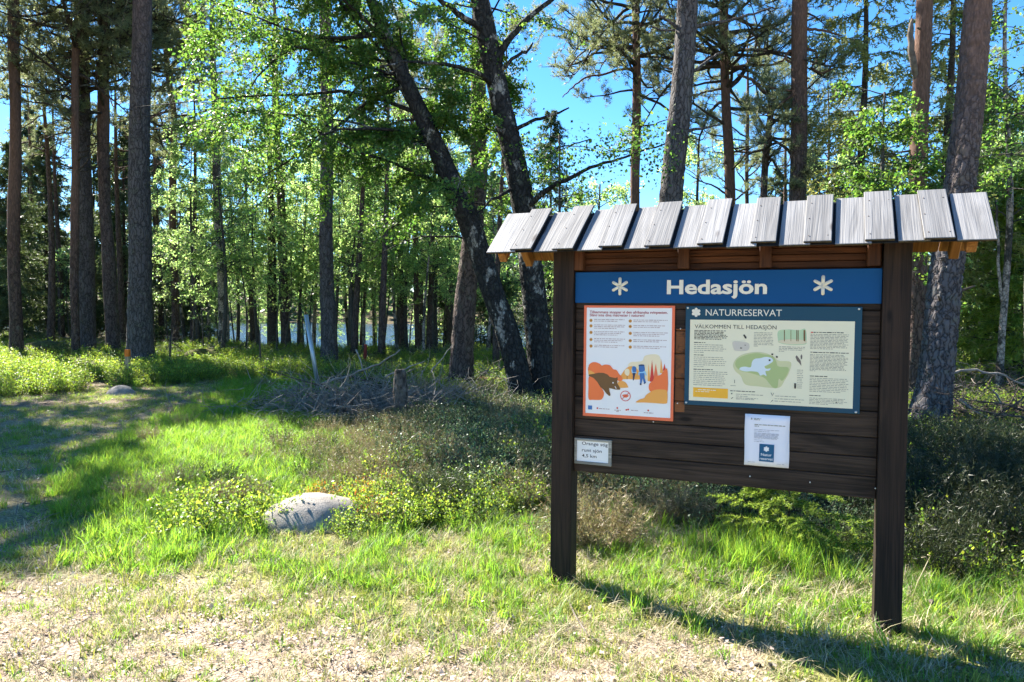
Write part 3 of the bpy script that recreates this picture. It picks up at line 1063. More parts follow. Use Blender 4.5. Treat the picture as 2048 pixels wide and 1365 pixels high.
# purlins that carry the planks, running out to the gable ends
for yy, zz in ((-0.03, 1.995), (0.20, 1.995)):
    put('purlin', bevel_box('purlin', (-0.30, yy - 0.02, zz), (2.13, yy + 0.02, zz + 0.05), [M['underside']], 0.004), board)
sc = MB()
for u in ups:
    for (ao, t) in ((0.02, 0.12), (-0.02, 0.12), (0.02, 0.85), (-0.02, 0.85), (0.015, 0.5)):
        c = ((u[0] + ao if ao > 0 else u[1] + ao) * (1 - t) + (u[2] + ao if ao > 0 else u[3] + ao) * t)
        y, z = EAVE_O + SL[1] * t, EAVE_Z + SL[2] * t
        nrm = np.array([0, -math.sin(SANG), math.cos(SANG)])
        p = np.array([c, y, z]) + nrm * 0.0280
        sc.tube([p, p + nrm * 0.002], [0.0032, 0.0028], 6)
put('nail_heads', sc.mesh('nail_heads', [plain('rusty_nail', (0.10, 0.07, 0.055), 0.6)]), board, kind='stuff')

# ------------------------------------------------------------------ flat print on the signs
def sign_root(name, a, z, label, cat):
    p = np.array([BX, BY, 0]) + BDIR * a
    o = empty(name, (p[0], p[1], z), label, cat, rz=-BYAW)
    o['_a'], o['_z'] = a, z
    return o

def cap_height():
    cu = bpy.data.curves.new('measure', 'FONT')
    cu.body, cu.size = 'H', 0.1
    tmp = bpy.data.objects.new('measure', cu)
    COL.objects.link(tmp)
    bpy.context.view_layer.update()
    h = max(c[1] for c in tmp.bound_box) - min(c[1] for c in tmp.bound_box)
    bpy.data.objects.remove(tmp)
    return h
CAPH = cap_height()

class Print:
    """flat shapes printed on one sign; coordinates are (a, z) on the board, lifted off in steps so that no two sheets share a plane"""
    def __init__(s, root, face_o):
        s.root, s.o = root, face_o
        s.lift = 0.0006
    def poly(s, name, pts, mt, up=1, parent=None):
        a0, z0 = s.root['_a'], s.root['_z']
        y = s.o - up * s.lift
        V = [(p[0] - a0, y, p[1] - z0) for p in pts]
        ar = sum(V[i][0] * V[(i + 1) % len(V)][2] - V[(i + 1) % len(V)][0] * V[i][2] for i in range(len(V)))
        if ar < 0:
            V = V[::-1]
        return put(name, mesh_from(name, V, np.array([list(range(len(V)))]), [mt]), parent or s.root)
    def multi(s, name, polys, mt, up=1, kind=None, parent=None):
        """several separate quads or discs as one printed part"""
        a0, z0 = s.root['_a'], s.root['_z']
        y = s.o - up * s.lift
        V, Fs = [], {}
        for pts in polys:
            ar = sum(pts[i][0] * pts[(i + 1) % len(pts)][1] - pts[(i + 1) % len(pts)][0] * pts[i][1] for i in range(len(pts)))
            if ar < 0:
                pts = pts[::-1]
            Fs.setdefault(len(pts), []).append(list(range(len(V), len(V) + len(pts))))
            V += [(p[0] - a0, y, p[1] - z0) for p in pts]
        return put(name, mesh_from(name, V, [np.array(f) for f in Fs.values()], [mt]), parent or s.root, kind=kind)
    def rect(s, name, a0, z0, a1, z1, mt, up=1):
        return s.poly(name, [(a0, z0), (a1, z0), (a1, z1), (a0, z1)], mt, up)
    def text(s, name, txt, a, zbase, width, mt, up=1, cap=None, bold=0.0, extrude=0.0, parent=None):
        cu = bpy.data.curves.new(name, 'FONT')
        cu.body = txt
        cu.size = 0.1
        cu.offset = bold
        cu.extrude = extrude
        cu.resolution_u = 3
        cu.materials.append(mt)
        tmp = bpy.data.objects.new(name, cu)
        COL.objects.link(tmp)
        bpy.context.view_layer.update()
        me = bpy.data.meshes.new_from_object(tmp.evaluated_get(bpy.context.evaluated_depsgraph_get()))
        bpy.data.objects.remove(tmp)
        me.name = name
        o = put(name, me, parent or s.root)
        xs_ = [v.co.x for v in me.vertices]
        w = max(xs_) - min(xs_)
        sx = width / w
        sz = sx if cap is None else cap / CAPH
        o.scale = (sx, sz, 1)
        o.rotation_euler = (PI / 2, 0, 0)
        o.location = (a - s.root['_a'] - min(xs_) * sx, s.o - up * s.lift - extrude, zbase - s.root['_z'])
        return o

def disc(a, z, r, k=14, rz=None):
    rz = rz or r
    return [(a + r * math.cos(2 * PI * i / k), z + rz * math.sin(2 * PI * i / k)) for i in range(k)]

def stroke(a, z, ang, r0, r1, w, k=5):
    """a stroke with a round outer end, pointing out from (a, z)"""
    ca, sa = math.cos(ang), math.sin(ang)
    pts = [(r0, -w / 2)] + [(r1 - w / 2 + w / 2 * math.cos(t), w / 2 * math.sin(t)) for t in np.linspace(-PI / 2, PI / 2, k)] + [(r0, w / 2)]
    return [(a + x * ca - y * sa, z + x * sa + y * ca) for x, y in pts]

def text_rows(a0, a1, z0, z1, rows, h, seed, last=0.6, para=None):
    """illegible small print: rows of word-long bars"""
    r = np.random.default_rng(seed)
    out = []
    for i in range(rows):
        z = z0 + (z1 - z0) * (i / max(rows - 1, 1))
        end = a0 + (a1 - a0) * (r.uniform(0.86, 1.0) if i < rows - 1 else last)
        x = a0
        while x < end - 0.004:
            w = min(r.uniform(0.006, 0.024), end - x)
            hh = h * r.uniform(0.75, 1.1)
            out.append([(x, z - hh / 2), (x + w, z - hh / 2), (x + w, z + hh / 2), (x, z + hh / 2)])
            x += w + 0.0035
    return out

def smooth_poly(P, k=5):
    """closed Catmull-Rom through the points"""
    P = np.array(P, float)
    n_ = len(P)
    out = []
    for i in range(n_):
        p0, p1, p2, p3 = P[i - 1], P[i], P[(i + 1) % n_], P[(i + 2) % n_]
        for t in np.linspace(0, 1, k, endpoint=False):
            out.append(tuple(0.5 * (2 * p1 + (p2 - p0) * t + (2 * p0 - 5 * p1 + 4 * p2 - p3) * t * t + (3 * p1 - p0 - 3 * p2 + p3) * t ** 3)))
    return out

# blue name sign
O = PLANE - 0.010
sg = sign_root('name_sign', 0.93, 1.668, 'long blue sign with raised cream letters across the top of the notice board', 'sign')
put('panel', bevel_box('panel', (0.129 - 0.93, O, 0), (1.7355 - 0.93, O + 0.014, 1.8465 - 1.668), [M['blue']], 0.002), sg)
pr = Print(sg, O)
t_ = pr.text('lettering', 'Hedasjön', 0.664, 1.721, 0.527, M['cream'], up=1, cap=0.073, bold=0.0028, extrude=0.0025)
for px, py in ((1240, 573), (1646, 571)):
    a, z = board_pt(px, py, O)
    R_ = 0.052
    mb_ = MB()
    for k in range(6):
        st = stroke(a - 0.93, z - 1.668, PI / 2 + k * PI / 3, 0.0, R_, 0.0165, 6)
        nn_ = len(st)
        yf, yb = O - 0.0045 - 0.00012 * k, O + 0.001
        V = [(p[0], yf, p[1]) for p in st] + [(p[0], yb, p[1]) for p in st]
        mb_.add(V, [(i + nn_, (i + 1) % nn_ + nn_, (i + 1) % nn_, i) for i in range(nn_)], [(0, i, i + 1) for i in range(1, nn_ - 1)])
    put('star', mb_.mesh('star', [M['cream']]), sg)

# orange poster
def Z3(x, y):
    return board_pt(1140 + x * 240 / 1260, 600 + y * 260 / 1365, PLANE - 0.002)
O = PLANE - 0.002
pa, pz = 0.445, 1.006
po = sign_root('poster', pa, pz, 'white poster with coral border and a brown boar picture', 'poster')
put('sheet', bevel_box('sheet', (0.183 - pa, O, 0), (0.708 - pa, O + 0.013, 1.6545 - pz), [M['coral']], 0.001), po)
pr = Print(po, O)
pr.rect('white_field', 0.1995, 1.0235, 0.693, 1.6405, M['white_print'], 1)
a0, z0 = Z3(208, 141)
a1, _ = Z3(1027, 146)
pr.text('heading', 'Tillsammans stoppar vi den afrikanska svinpesten.', a0, z0, a1 - a0, M['crimson_text'], 2, cap=0.0145, bold=0.002)
a0, z0 = Z3(208, 173)
a1, _ = Z3(782, 180)
pr.text('heading', 'Släng inte dina matrester i naturen!', a0, z0, a1 - a0, M['crimson_text'], 2, cap=0.0145, bold=0.002)
bul, rows_ = [], []
for cx_, ys_ in ((221, (217, 274, 343, 417, 486)), (633, (223, 281, 353, 430, 497))):
    for q, y_ in enumerate(ys_):
        a, z = Z3(cx_, y_)
        bul.append((a, z))
        nr = (2, 3, 3, 3, 2)[q] if cx_ < 400 else (2, 2, 3, 2, 2)[q]
        aa, _ = Z3(cx_ + 33, y_)
        ab, _ = Z3(cx_ + (360 if cx_ < 400 else 405), y_)
        rows_ += text_rows(aa, ab, z + 0.006, z + 0.006 - 0.0095 * (nr - 1), nr, 0.0042, int(y_), 0.75)
pr.multi('small_print', rows_, M['grey_text'], 2, kind='stuff')
for a, z in bul:
    d_ = pr.poly('bullet', disc(a, z, 0.0095), M['ochre'], 2)
    pr.multi('bullet_code', [[(a - 0.005, z - 0.002), (a + 0.005, z - 0.002), (a + 0.005, z + 0.002), (a - 0.005, z + 0.002)]], M['ochre_dark'], 3, parent=d_)
zp = lambda L: [Z3(*q) for q in L]
pr.poly('sun_glow', smooth_poly(zp([(610, 690), (640, 655), (700, 650), (760, 640), (785, 590), (860, 572), (930, 582), (952, 640), (950, 760), (880, 830), (700, 830), (640, 760)])), M['pale_yellow'], 2)
pr.poly('bush_print', smooth_poly(zp([(520, 830), (550, 770), (590, 720), (640, 698), (700, 720), (745, 800), (730, 835), (620, 833)])), M['amber'], 3)
pr.poly('bush_print', smooth_poly(zp([(575, 770), (580, 735), (602, 722), (624, 740), (622, 785), (600, 798)])), M['pale_yellow'], 4)
pr.poly('bush_print', zp([(598, 795), (603, 795), (603, 835), (598, 835)]), M['boar'], 4)
pr.poly('bush_print', smooth_poly(zp([(498, 920), (505, 865), (540, 850), (585, 868), (608, 905), (604, 922)])), M['amber'], 3)
pr.poly('bush_print', smooth_poly(zp([(198, 760), (198, 690), (228, 660), (270, 655), (315, 672), (335, 690), (370, 680), (420, 688), (455, 728), (490, 738), (518, 780), (550, 815), (548, 845), (505, 850), (400, 800), (300, 790)])), M['coral2'], 4)
pr.poly('bush_print', smooth_poly(zp([(197, 740), (230, 750), (260, 775), (200, 790)])), M['amber'], 5)
pr.poly('bush_print', smooth_poly(zp([(198, 812), (240, 815), (285, 850), (310, 900), (345, 945), (358, 985), (345, 1030), (318, 1050), (240, 1050), (196, 1038), (195, 920)])), M['coral2'], 5)
pr.poly('boar', zp([(198, 786), (250, 777), (300, 766), (355, 768), (395, 785), (418, 808), (440, 815), (478, 822), (500, 812), (503, 830), (497, 848), (500, 880), (520, 915), (531, 935), (522, 945), (480, 943), (430, 930), (412, 925), (415, 955), (426, 990), (424, 1010), (408, 1006), (385, 985), (355, 945), (320, 915), (290, 865), (255, 825), (225, 808), (198, 802)]), M['boar'], 6)
pr.multi('boar_eye', [disc(*Z3(454, 871), 0.0042, 8), zp([(470, 905), (478, 908), (490, 930), (484, 935)])], M['white_print'], 7, kind='stuff')
pr.poly('bush_print', smooth_poly(zp([(1024, 735), (985, 745), (955, 785), (900, 805), (870, 850), (835, 880), (828, 930), (850, 965), (940, 985), (1022, 980)])), M['coral2'], 5)
pr.poly('bush_print', smooth_poly(zp([(692, 1076), (735, 1045), (780, 1030), (800, 1000), (850, 965), (900, 945), (970, 942), (1020, 960), (1024, 1060), (1005, 1090), (900, 1085), (780, 1078)])), M['amber'], 6)
for x0_, xm, x1_, yt, yb, mt_ in ((815, 826, 845, 670, 855, 'amber'), (838, 862, 885, 630, 860, 'red_print'), (872, 902, 930, 668, 850, 'coral'), (945, 957, 978, 618, 770, 'amber'), (974, 993, 1008, 670, 745, 'red_print')):
    pr.poly('spruce_print', zp([(x0_, yb), (xm, yt), (x1_, yb)]), M[mt_], 3 if mt_ == 'amber' else 4)
hk = pr.poly('hiker', smooth_poly(zp([(724, 700), (726, 682), (775, 680), (783, 700), (784, 745), (730, 755)]), 3), M['hiker'], 6)
pr.poly('hiker_jacket', zp([(720, 762), (735, 748), (785, 745), (800, 765), (806, 795), (796, 797), (782, 772), (735, 775), (728, 795), (718, 790)]), M['hiker_pale'], 5, parent=hk)
pr.poly('hiker_legs', zp([(733, 770), (782, 770), (785, 820), (797, 868), (780, 880), (765, 825), (752, 880), (738, 882), (737, 830)]), M['hiker'], 7, parent=hk)
pr.multi('hiker_shoes', [zp([(735, 878), (752, 878), (752, 895), (735, 895)]), zp([(774, 878), (796, 862), (799, 872), (780, 884)]), zp([(724, 684), (752, 678), (780, 684), (780, 692), (724, 692)])], M['hiker_dark'], 8, parent=hk, kind='stuff')
hk = pr.poly('hiker', smooth_poly(zp([(655, 712), (665, 698), (690, 705), (697, 730), (694, 755), (662, 758)]), 3), M['hiker'], 6)
pr.poly('hiker_jacket', zp([(645, 745), (655, 705), (665, 762), (700, 756), (698, 772), (655, 775)]), M['hiker_pale'], 5, parent=hk)
pr.poly('hiker_legs', zp([(657, 768), (690, 768), (682, 800), (672, 845), (661, 845), (662, 800)]), M['hiker_dark'], 7, parent=hk)
sg2 = [Z3(583, 1010)]
a, z = sg2[0]
ring = [[(a + r_ * math.cos(t), z + r_ * math.sin(t)) for r_, t in ((0.0265, t0), (0.0305, t0), (0.0305, t1), (0.0265, t1))] for t0, t1 in zip(np.linspace(0, 2 * PI, 21)[:-1], np.linspace(0, 2 * PI, 21)[1:])]
ring.append([(a - 0.020, z - 0.0165), (a - 0.0175, z - 0.019), (a + 0.020, z + 0.0165), (a + 0.0175, z + 0.019)])
rr_ = pr.multi('forbidden_ring', ring, M['red_print'], 4)
pr.poly('food_scrap', [(a + 0.018 * math.cos(t) * (1 + 0.15 * math.sin(3 * t)), z + 0.0095 * math.sin(t)) for t in np.linspace(0, 2 * PI, 15)[:-1]], M['coral'], 3, parent=rr_)
a, z = Z3(190, 1108)
pr.rect('logo_square', a, z - 0.024, a + 0.025, z, M['hiker'], 3)
lg = []
for x0_, x1_, y_ in ((305, 415, 1142), (466, 535, 1158), (485, 520, 1172), (640, 715, 1160), (775, 875, 1185)):
    (aa, zz), (ab, _) = Z3(x0_, y_), Z3(x1_, y_)
    lg += text_rows(aa, ab, zz, zz, 1, 0.0045, x0_, 1.0)
pr.multi('sponsor_print', lg, M['grey_text'], 3, kind='stuff')
lm = []
for x_, y_ in ((288, 1138), (497, 1136), (592, 1156), (612, 1152), (822, 1162)):
    a, z = Z3(x_, y_)
    lm.append(disc(a, z, 0.0055, 7))
pr.multi('sponsor_marks', lm, M['red_print'], 3, kind='stuff')
for x_, y_ in ((190, 83), (1063, 88), (1037, 1238), (167, 1180)):
    a, z = Z3(x_, y_)
    mbx = MB()
    mbx.tube([(a - pa, O - 0.0062, z - pz), (a - pa, O, z - pz)], [0.0028, 0.0035], 8)
    put('screw', mbx.mesh('screw', [M['screw']]), po)

# info panel
def Z4(x, y):
    return board_pt(1350 + x * 390 / 2048, 600 + y * 260 / 1365, PLANE - 0.004)
O = PLANE - 0.004
ia, iz = 1.208, 1.105
inf = sign_root('information_panel', ia, iz, 'teal blue and cream information panel with a green lake map', 'information panel')
put('panel', bevel_box('panel', (0.768 - ia, O, 0), (1.650 - ia, O + 0.015, 1.6525 - iz), [M['info_blue']], 0.0015), inf)
pr = Print(inf, O)
pr.rect('cream_field', 0.7935, 1.1305, 1.617, 1.578, M['info_cream'], 1)
a0, z0 = Z4(322, 166)
a1, _ = Z4(1122, 175)
pr.text('heading', 'NATURRESERVAT', a0, z0, a1 - a0, M['cream'], 1, cap=0.0345)
a, z = Z4(222, 132)
fl = []
for k in range(6):
    an = PI / 2 + k * PI / 3
    fl.append(smooth_poly([(a + x * math.cos(an) - y * math.sin(an), z + x * math.sin(an) + y * math.cos(an)) for x, y in ((0.003, -0.003), (0.018, -0.0085), (0.0255, 0), (0.018, 0.0085), (0.003, 0.003))], 3))
fl.append(disc(a, z, 0.012, 10))
for k, f in enumerate(fl):
    pr.poly('snowflake', f, M['cream'], 1 + k * 0.08) if k == 0 else None
so = [o for o in inf.children if o.name.startswith('snowflake')][0]
for k, f in enumerate(fl[1:]):
    pr.poly('petal', f, M['cream'], 1.1 + k * 0.08, parent=so)
zq = lambda L: [Z4(*q) for q in L]
a0, z0 = Z4(207, 298)
a1, _ = Z4(1066, 308)
pr.text('title', 'VÄLKOMMEN TILL HEDASJÖN', a0, z0, a1 - a0, M['black_ink'], 2, cap=0.0205)
rows_ = []
def block(x0_, x1_, y0_, y1_, rows, h, sd, last=0.6):
    (aa, za), (ab, _), (_, zb_) = Z4(x0_, y0_), Z4(x1_, y0_), Z4(x0_, y1_)
    return text_rows(aa, ab, za, zb_, rows, h, sd, last)
bold_ = block(203, 560, 322, 410, 7, 0.0042, 1, 0.8)
rows_ += block(200, 545, 470, 550, 5, 0.0034, 2, 0.3) + block(198, 548, 600, 700, 6, 0.0034, 3, 0.3) + block(195, 555, 750, 890, 8, 0.0034, 4, 0.85)
bold_ += block(200, 320, 447, 447, 1, 0.0042, 5, 1) + block(198, 300, 578, 578, 1, 0.0042, 6, 1) + block(195, 410, 728, 728, 1, 0.0042, 7, 1)
rows_ += block(830, 1045, 345, 485, 10, 0.0032, 8, 0.2) + block(1092, 1370, 493, 540, 4, 0.0032, 9, 0.2)
rows_ += block(1423, 1830, 362, 512, 11, 0.0034, 10, 0.6) + block(1418, 1828, 575, 745, 13, 0.0034, 11, 0.15)
bold_ += block(1455, 1775, 342, 342, 1, 0.0042, 12, 1) + block(1450, 1825, 552, 558, 1, 0.0042, 13, 1) + block(1415, 1600, 800, 800, 1, 0.0042, 14, 1)
rows_ += block(1415, 1822, 822, 960, 9, 0.0032, 15, 0.8) + block(1410, 1810, 1030, 1090, 5, 0.003, 16, 0.5)
bold_ += block(1410, 1540, 1003, 1003, 1, 0.0042, 17, 1) + block(580, 840, 955, 965, 1, 0.0042, 18, 1)
rows_ += block(640, 950, 990, 1010, 2, 0.0034, 19, 0.4) + block(640, 900, 1028, 1040, 2, 0.0034, 20, 0.8) + block(1052, 1270, 1010, 1015, 1, 0.0034, 21, 1) + block(1045, 1355, 1038, 1045, 1, 0.0034, 22, 1) + block(1045, 1335, 1063, 1070, 1, 0.0034, 23, 1)
for y_ in (738, 757, 775, 795, 815, 832, 850, 870, 888, 905, 925):
    rows_ += block(1282, 1345, y_, y_, 1, 0.003, y_, 1)
pr.multi('small_print', rows_, M['mid_ink'], 2, kind='stuff')
pr.multi('bold_print', bold_, M['black_ink'], 2, kind='stuff')
pr.poly('map_border', smooth_poly(zq([(640, 620), (720, 570), (850, 548), (960, 562), (1040, 600), (1090, 640), (1215, 655), (1200, 760), (1150, 850), (1100, 920), (1000, 925), (880, 910), (740, 890), (690, 800), (635, 750), (610, 690)])), M['map_pale'], 2)
pr.poly('map_land', smooth_poly(zq([(636, 690), (650, 630), (730, 585), (850, 560), (940, 575), (1020, 590), (1060, 640), (1085, 700), (1190, 712), (1175, 790), (1125, 850), (1090, 830), (1075, 920), (1030, 922), (985, 870), (930, 815), (800, 770), (690, 745)]), 4), M['map_green'], 3)
pr.poly('map_lake', smooth_poly(zq([(680, 735), (690, 710), (740, 702), (795, 708), (810, 650), (840, 620), (900, 612), (950, 600), (1010, 610), (1030, 645), (980, 680), (940, 700), (960, 725), (1005, 720), (985, 745), (950, 750), (962, 800), (930, 785), (895, 795), (870, 760), (800, 750), (740, 752)]), 4), M['map_water'], 4)
sq = []
for x_, y_ in ((1022, 573), (1070, 600), (994, 634), (1262, 886), (1262, 905), (1262, 923), (1028, 598)):
    a, z = Z4(x_, y_)
    s_ = 0.0045 if y_ != 598 else 0.0016
    sq.append([(a - s_, z - s_), (a + s_, z - s_), (a + s_, z + s_), (a - s_, z + s_)])
pr.multi('map_marker', sq, M['black_ink'], 5, kind='stuff')
pr.poly('amber_box', zq([(191, 918), (557, 935), (555, 1038), (190, 1018)]), M['map_yellow'], 2)
pr.multi('amber_box_print', block(240, 430, 942, 946, 1, 0.0055, 31, 1) + block(215, 365, 960, 963, 1, 0.0035, 32, 1), M['info_cream'], 3, kind='stuff')
pc = pr.poly('forest_picture', smooth_poly(zq([(1085, 330), (1180, 312), (1300, 320), (1370, 310), (1382, 440), (1360, 470), (1220, 475), (1100, 455), (1082, 420)])), M['art_green'], 2)
pr.poly('forest_floor_picture', smooth_poly(zq([(1090, 430), (1200, 415), (1370, 425), (1365, 460), (1220, 468), (1105, 450)])), M['art_sand'], 3, parent=pc)
pr.multi('trunk_picture', [zq([(x_, 318), (x_ + w_, 318), (x_ + w_, 440), (x_, 430)]) for x_, w_ in ((1145, 8), (1215, 5), (1275, 9), (1292, 6), (1350, 18))], M['boar'], 4, parent=pc, kind='stuff')
pr.poly('log_picture', smooth_poly(zq([(610, 440), (700, 440), (775, 460), (765, 530), (640, 535), (612, 500)])), M['art_grey'], 2)
pr.multi('beetle_picture', [zq([(715, 370), (728, 362), (752, 392), (750, 410), (735, 405)]), zq([(684, 500), (705, 502), (705, 512), (684, 512)]), zq([(730, 472), (745, 474), (745, 480), (730, 480)])], M['black_ink'], 3, kind='stuff')
pr.multi('bird_picture', [zq([(1265, 600), (1278, 582), (1292, 600), (1320, 640), (1328, 695), (1305, 665), (1280, 640)]), zq([(1318, 590), (1330, 572), (1338, 590), (1335, 620), (1322, 628)])], plain('bird_grey_print', (0.14, 0.12, 0.11), 0.2), 3, kind='stuff')
pr.multi('small_icon', [disc(*Z4(596, 985), 0.004, 6), zq([(588, 1035), (608, 1022), (612, 1028), (592, 1040)]), zq([(1005, 975), (1012, 975), (1022, 1005), (1034, 975), (1036, 985), (1022, 1010)]), zq([(1000, 1080), (1020, 1055), (1034, 1052), (1015, 1068)]), zq([(583, 899), (638, 901), (638, 904), (583, 902)]), zq([(624, 840), (629, 840), (629, 875), (624, 875)]), disc(*Z4(1693, 1077), 0.0035, 6)], M['black_ink'], 3, kind='stuff')
fx = []
pr.multi('flag_print', [zq([(1427, 336), (1450, 337), (1450, 348), (1427, 347)])], M['red_print'], 3)
pr.multi('flag_print', [zq([(1421, 546), (1444, 547), (1444, 554), (1421, 553)])], M['black_ink'], 3)
for x_, y_ in ((135, 85), (1933, 97), (1900, 1180), (117, 1077)):
    a, z = Z4(x_, y_)
    mbx = MB()
    mbx.tube([(a - ia, O - 0.005, z - iz), (a - ia, O, z - iz)], [0.004, 0.0065], 10)
    put('screw', mbx.mesh('screw', [M['screw']]), inf)

# paper notice
O = PLANE + 0.006
def Z6(x, y):
    return board_pt(1480 + x * 120 / 1310, 820 + y * 125 / 1365, O)
na, nz_ = 1.206, 0.7945
nt_ = sign_root('paper_notice', na, nz_, 'white paper notice with a small blue square pinned below the information panel', 'notice')
Vp, Qp = [], []
for j in range(9):
    for i in range(7):
        u, v = i / 6, j / 8
        Vp.append((1.0925 - na + u * 0.2265 + 0.001 * math.sin(7 * v), O - 0.0012 - 0.0012 * math.sin(u * 5 + v * 3) - 0.001 * v, v * 0.278))
for j in range(8):
    for i in range(6):
        Qp.append((j * 7 + i, j * 7 + i + 1, (j + 1) * 7 + i + 1, (j + 1) * 7 + i))
me = mesh_from('sheet', Vp, np.array(Qp), [M['paper']], True)
so = put('sheet', me, nt_)
sm = so.modifiers.new('thickness', 'SOLIDIFY')
sm.thickness = 0.0004
pr = Print(nt_, O - 0.0035)
zs6 = lambda L: [Z6(*q) for q in L]
pr.poly('blue_square', zs6([(425, 738), (750, 765), (735, 1148), (412, 1118)]), plain('notice_blue_print', (0.008, 0.10, 0.21), 0.5), 1)
a0, z0 = Z6(458, 1000)
a1, _ = Z6(690, 1000)
pr.text('lettering', 'Natur', a0, z0, a1 - a0, M['white_print'], 2, cap=0.014, bold=0.001)
a0, z0 = Z6(430, 1085)
a1, _ = Z6(718, 1085)
pr.text('lettering', 'reservat', a0, z0, a1 - a0, M['white_print'], 2, cap=0.014, bold=0.001)
a, z = Z6(577, 856)
st = []
for k in range(6):
    an = PI / 2 + k * PI / 3
    st.append(smooth_poly([(a + x * math.cos(an) - y * math.sin(an), z + x * math.sin(an) + y * math.cos(an)) for x, y in ((0.001, -0.002), (0.010, -0.0048), (0.0150, 0), (0.010, 0.0048), (0.001, 0.002))], 3))
root_s = pr.poly('snowflake', disc(a, z, 0.0065, 10), M['white_print'], 2)
for k, f in enumerate(st):
    pr.poly('petal', f, M['white_print'], 2.2 + 0.1 * k, parent=root_s)
rows_ = []
def blk6(x0_, x1_, y0_, y1_, rows, h, sd, last=1):
    (aa, za), (ab, _), (_, zb_) = Z6(x0_, y0_), Z6(x1_, y0_), Z6(x0_, y1_)
    return text_rows(aa, ab, za, zb_, rows, h, sd, last)
rows_ += blk6(310, 870, 425, 460, 2, 0.003, 41, 0.6) + blk6(310, 865, 500, 610, 6, 0.003, 42, 0.9) + blk6(310, 490, 650, 650, 1, 0.003, 43) + blk6(310, 540, 685, 685, 1, 0.003, 44) + blk6(170, 320, 1128, 1128, 1, 0.0025, 45) + blk6(800, 985, 1185, 1185, 1, 0.0025, 46)
pr.multi('small_print', rows_, M['thin_ink'], 1, kind='stuff')
pr.multi('bold_print', blk6(318, 990, 318, 318, 1, 0.0045, 47) + blk6(318, 415, 352, 352, 1, 0.004, 48) + blk6(305, 465, 185, 185, 1, 0.0035, 49) + blk6(305, 435, 212, 212, 1, 0.0035, 50) + [zs6([(245, 185), (258, 160), (275, 208), (235, 210)])], M['mid_ink'], 1, kind='stuff')
for a, z in ((1.11, 1.06), (1.30, 1.06), (1.11, 0.806), (1.30, 0.806)):
    mbx = MB()
    mbx.tube([(a - na, O - 0.0055, z - nz_), (a - na, O + 0.004, z - nz_)], [0.0018, 0.0022], 6)
    put('staple', mbx.mesh('staple', [M['screw']]), nt_)

# trail sign in a lath frame
O = PLANE + 0.002
def Z5(x, y):
    return board_pt(1140 + x * 100 / 1365, 860 + y * 100 / 1365, O - 0.006)
ta, tz = 0.245, 0.7195
tr = sign_root('trail_sign', ta, tz, 'small white sign in a grey lath frame low beside the post', 'sign')
put('sheet', bevel_box('sheet', (0.145 - ta, O, 0.010), (0.347 - ta, O + 0.006, 0.145), [M['white_print']], 0.0005), tr)
for lo, hi in (((0.134, O - 0.006, 0), (0.358, O + 0.010, 0.0165)), ((0.134, O - 0.006, 0.1385), (0.358, O + 0.010, 0.1515)), ((0.134, O - 0.0055, 0.017), (0.149, O + 0.010, 0.138)), ((0.340, O - 0.0055, 0.017), (0.358, O + 0.010, 0.138))):
    put('lath', bevel_box('lath', (lo[0] - ta, lo[1], lo[2]), (hi[0] - ta, hi[1], hi[2]), [M['grey_lath']], 0.0012), tr)
pr = Print(tr, O)
for txt, x0_, x1_, y_ in (('Orange stig', 318, 1025, 410), ('runt sjön', 318, 860, 592), ('4,5 km', 318, 718, 745)):
    a0, z0 = Z5(x0_, y_)
    a1, _ = Z5(x1_, y_)
    pr.text('lettering', txt, a0, z0, a1 - a0, M['black_ink'], 1, cap=0.0185, bold=0.0008)
# loose screws in the planks
for px, py in ((1357, 660), (1354, 806), (1307, 843), (1500, 954), (1356, 697)):
    pass
sc = MB()
for px, py in ((1361, 658), (1355, 807), (1307, 844), (1500, 953), (1620, 965), (1751, 977)):
    a, z = board_pt(px, py, PLANE + 0.011)
    sc.tube([(a, PLANE + 0.005, z), (a, PLANE + 0.013, z)], [0.0035, 0.004], 8)
put('loose_screws', sc.mesh('loose_screws', [M['screw']]), board, kind='stuff')

# ------------------------------------------------------------------ trees the photograph lets one tell apart
LAND = []                                                        # (px at the ground, words) for describing the trees behind
def tree_root(name, base, label, cat='tree', group=None):
    return empty(name, tuple(base), label, cat, group)

def pine(label, pts, Y, H, bk, cz, R, nb=30, seed=0, land=None, rough=0.0, k=12, step=0.35, width=0.012, nk=18, dead=6, tufts=5, kk=11, ch=0.16, name='pine_tree'):
    base, Pf, Rf, mb = key_trunk(pts, Y, H, rough, k, seed=seed, step=step, kk=kk, ch=ch)
    t = tree_root(name, base, label)
    put('trunk', mb.mesh('trunk', [M[bk]], True), t)
    if R:
        w, nd = pine_crown(axis_of(Pf, Rf), cz[0], cz[1], R, nb, seed, width, nk, dead, tufts)
        wood_part(w, [M['spruce_bark']], t)
        crown_part(nd, M['needle_pine'], t)
    if rough:                                                    # broken dead stubs and knots on the nearer trunks
        r = np.random.default_rng(seed + 300)
        sb_, ax = MB(), axis_of(Pf, Rf)
        for i in range(9):
            z = r.uniform(1.6, 8.5)
            x, y, rad = ax(z)
            a = r.uniform(0, 2 * PI)
            d = np.array([math.cos(a), math.sin(a), r.uniform(-0.2, 0.45)])
            L = rad + r.choice([0.03, 0.06, 0.12, 0.3])
            p = np.array([x, y, z])
            sb_.tube([p + d * rad * 0.6, p + d * (rad + L) * 0.55, p + d * L + r.normal(0, 0.012, 3)], [0.026, 0.016, 0.008], 6)
        put('dead_stubs', sb_.mesh('dead_stubs', [M['dark_twig']], True), t, kind='stuff')
    if land:
        LAND.append((pts[0][0], land))
    return t, Pf, Rf

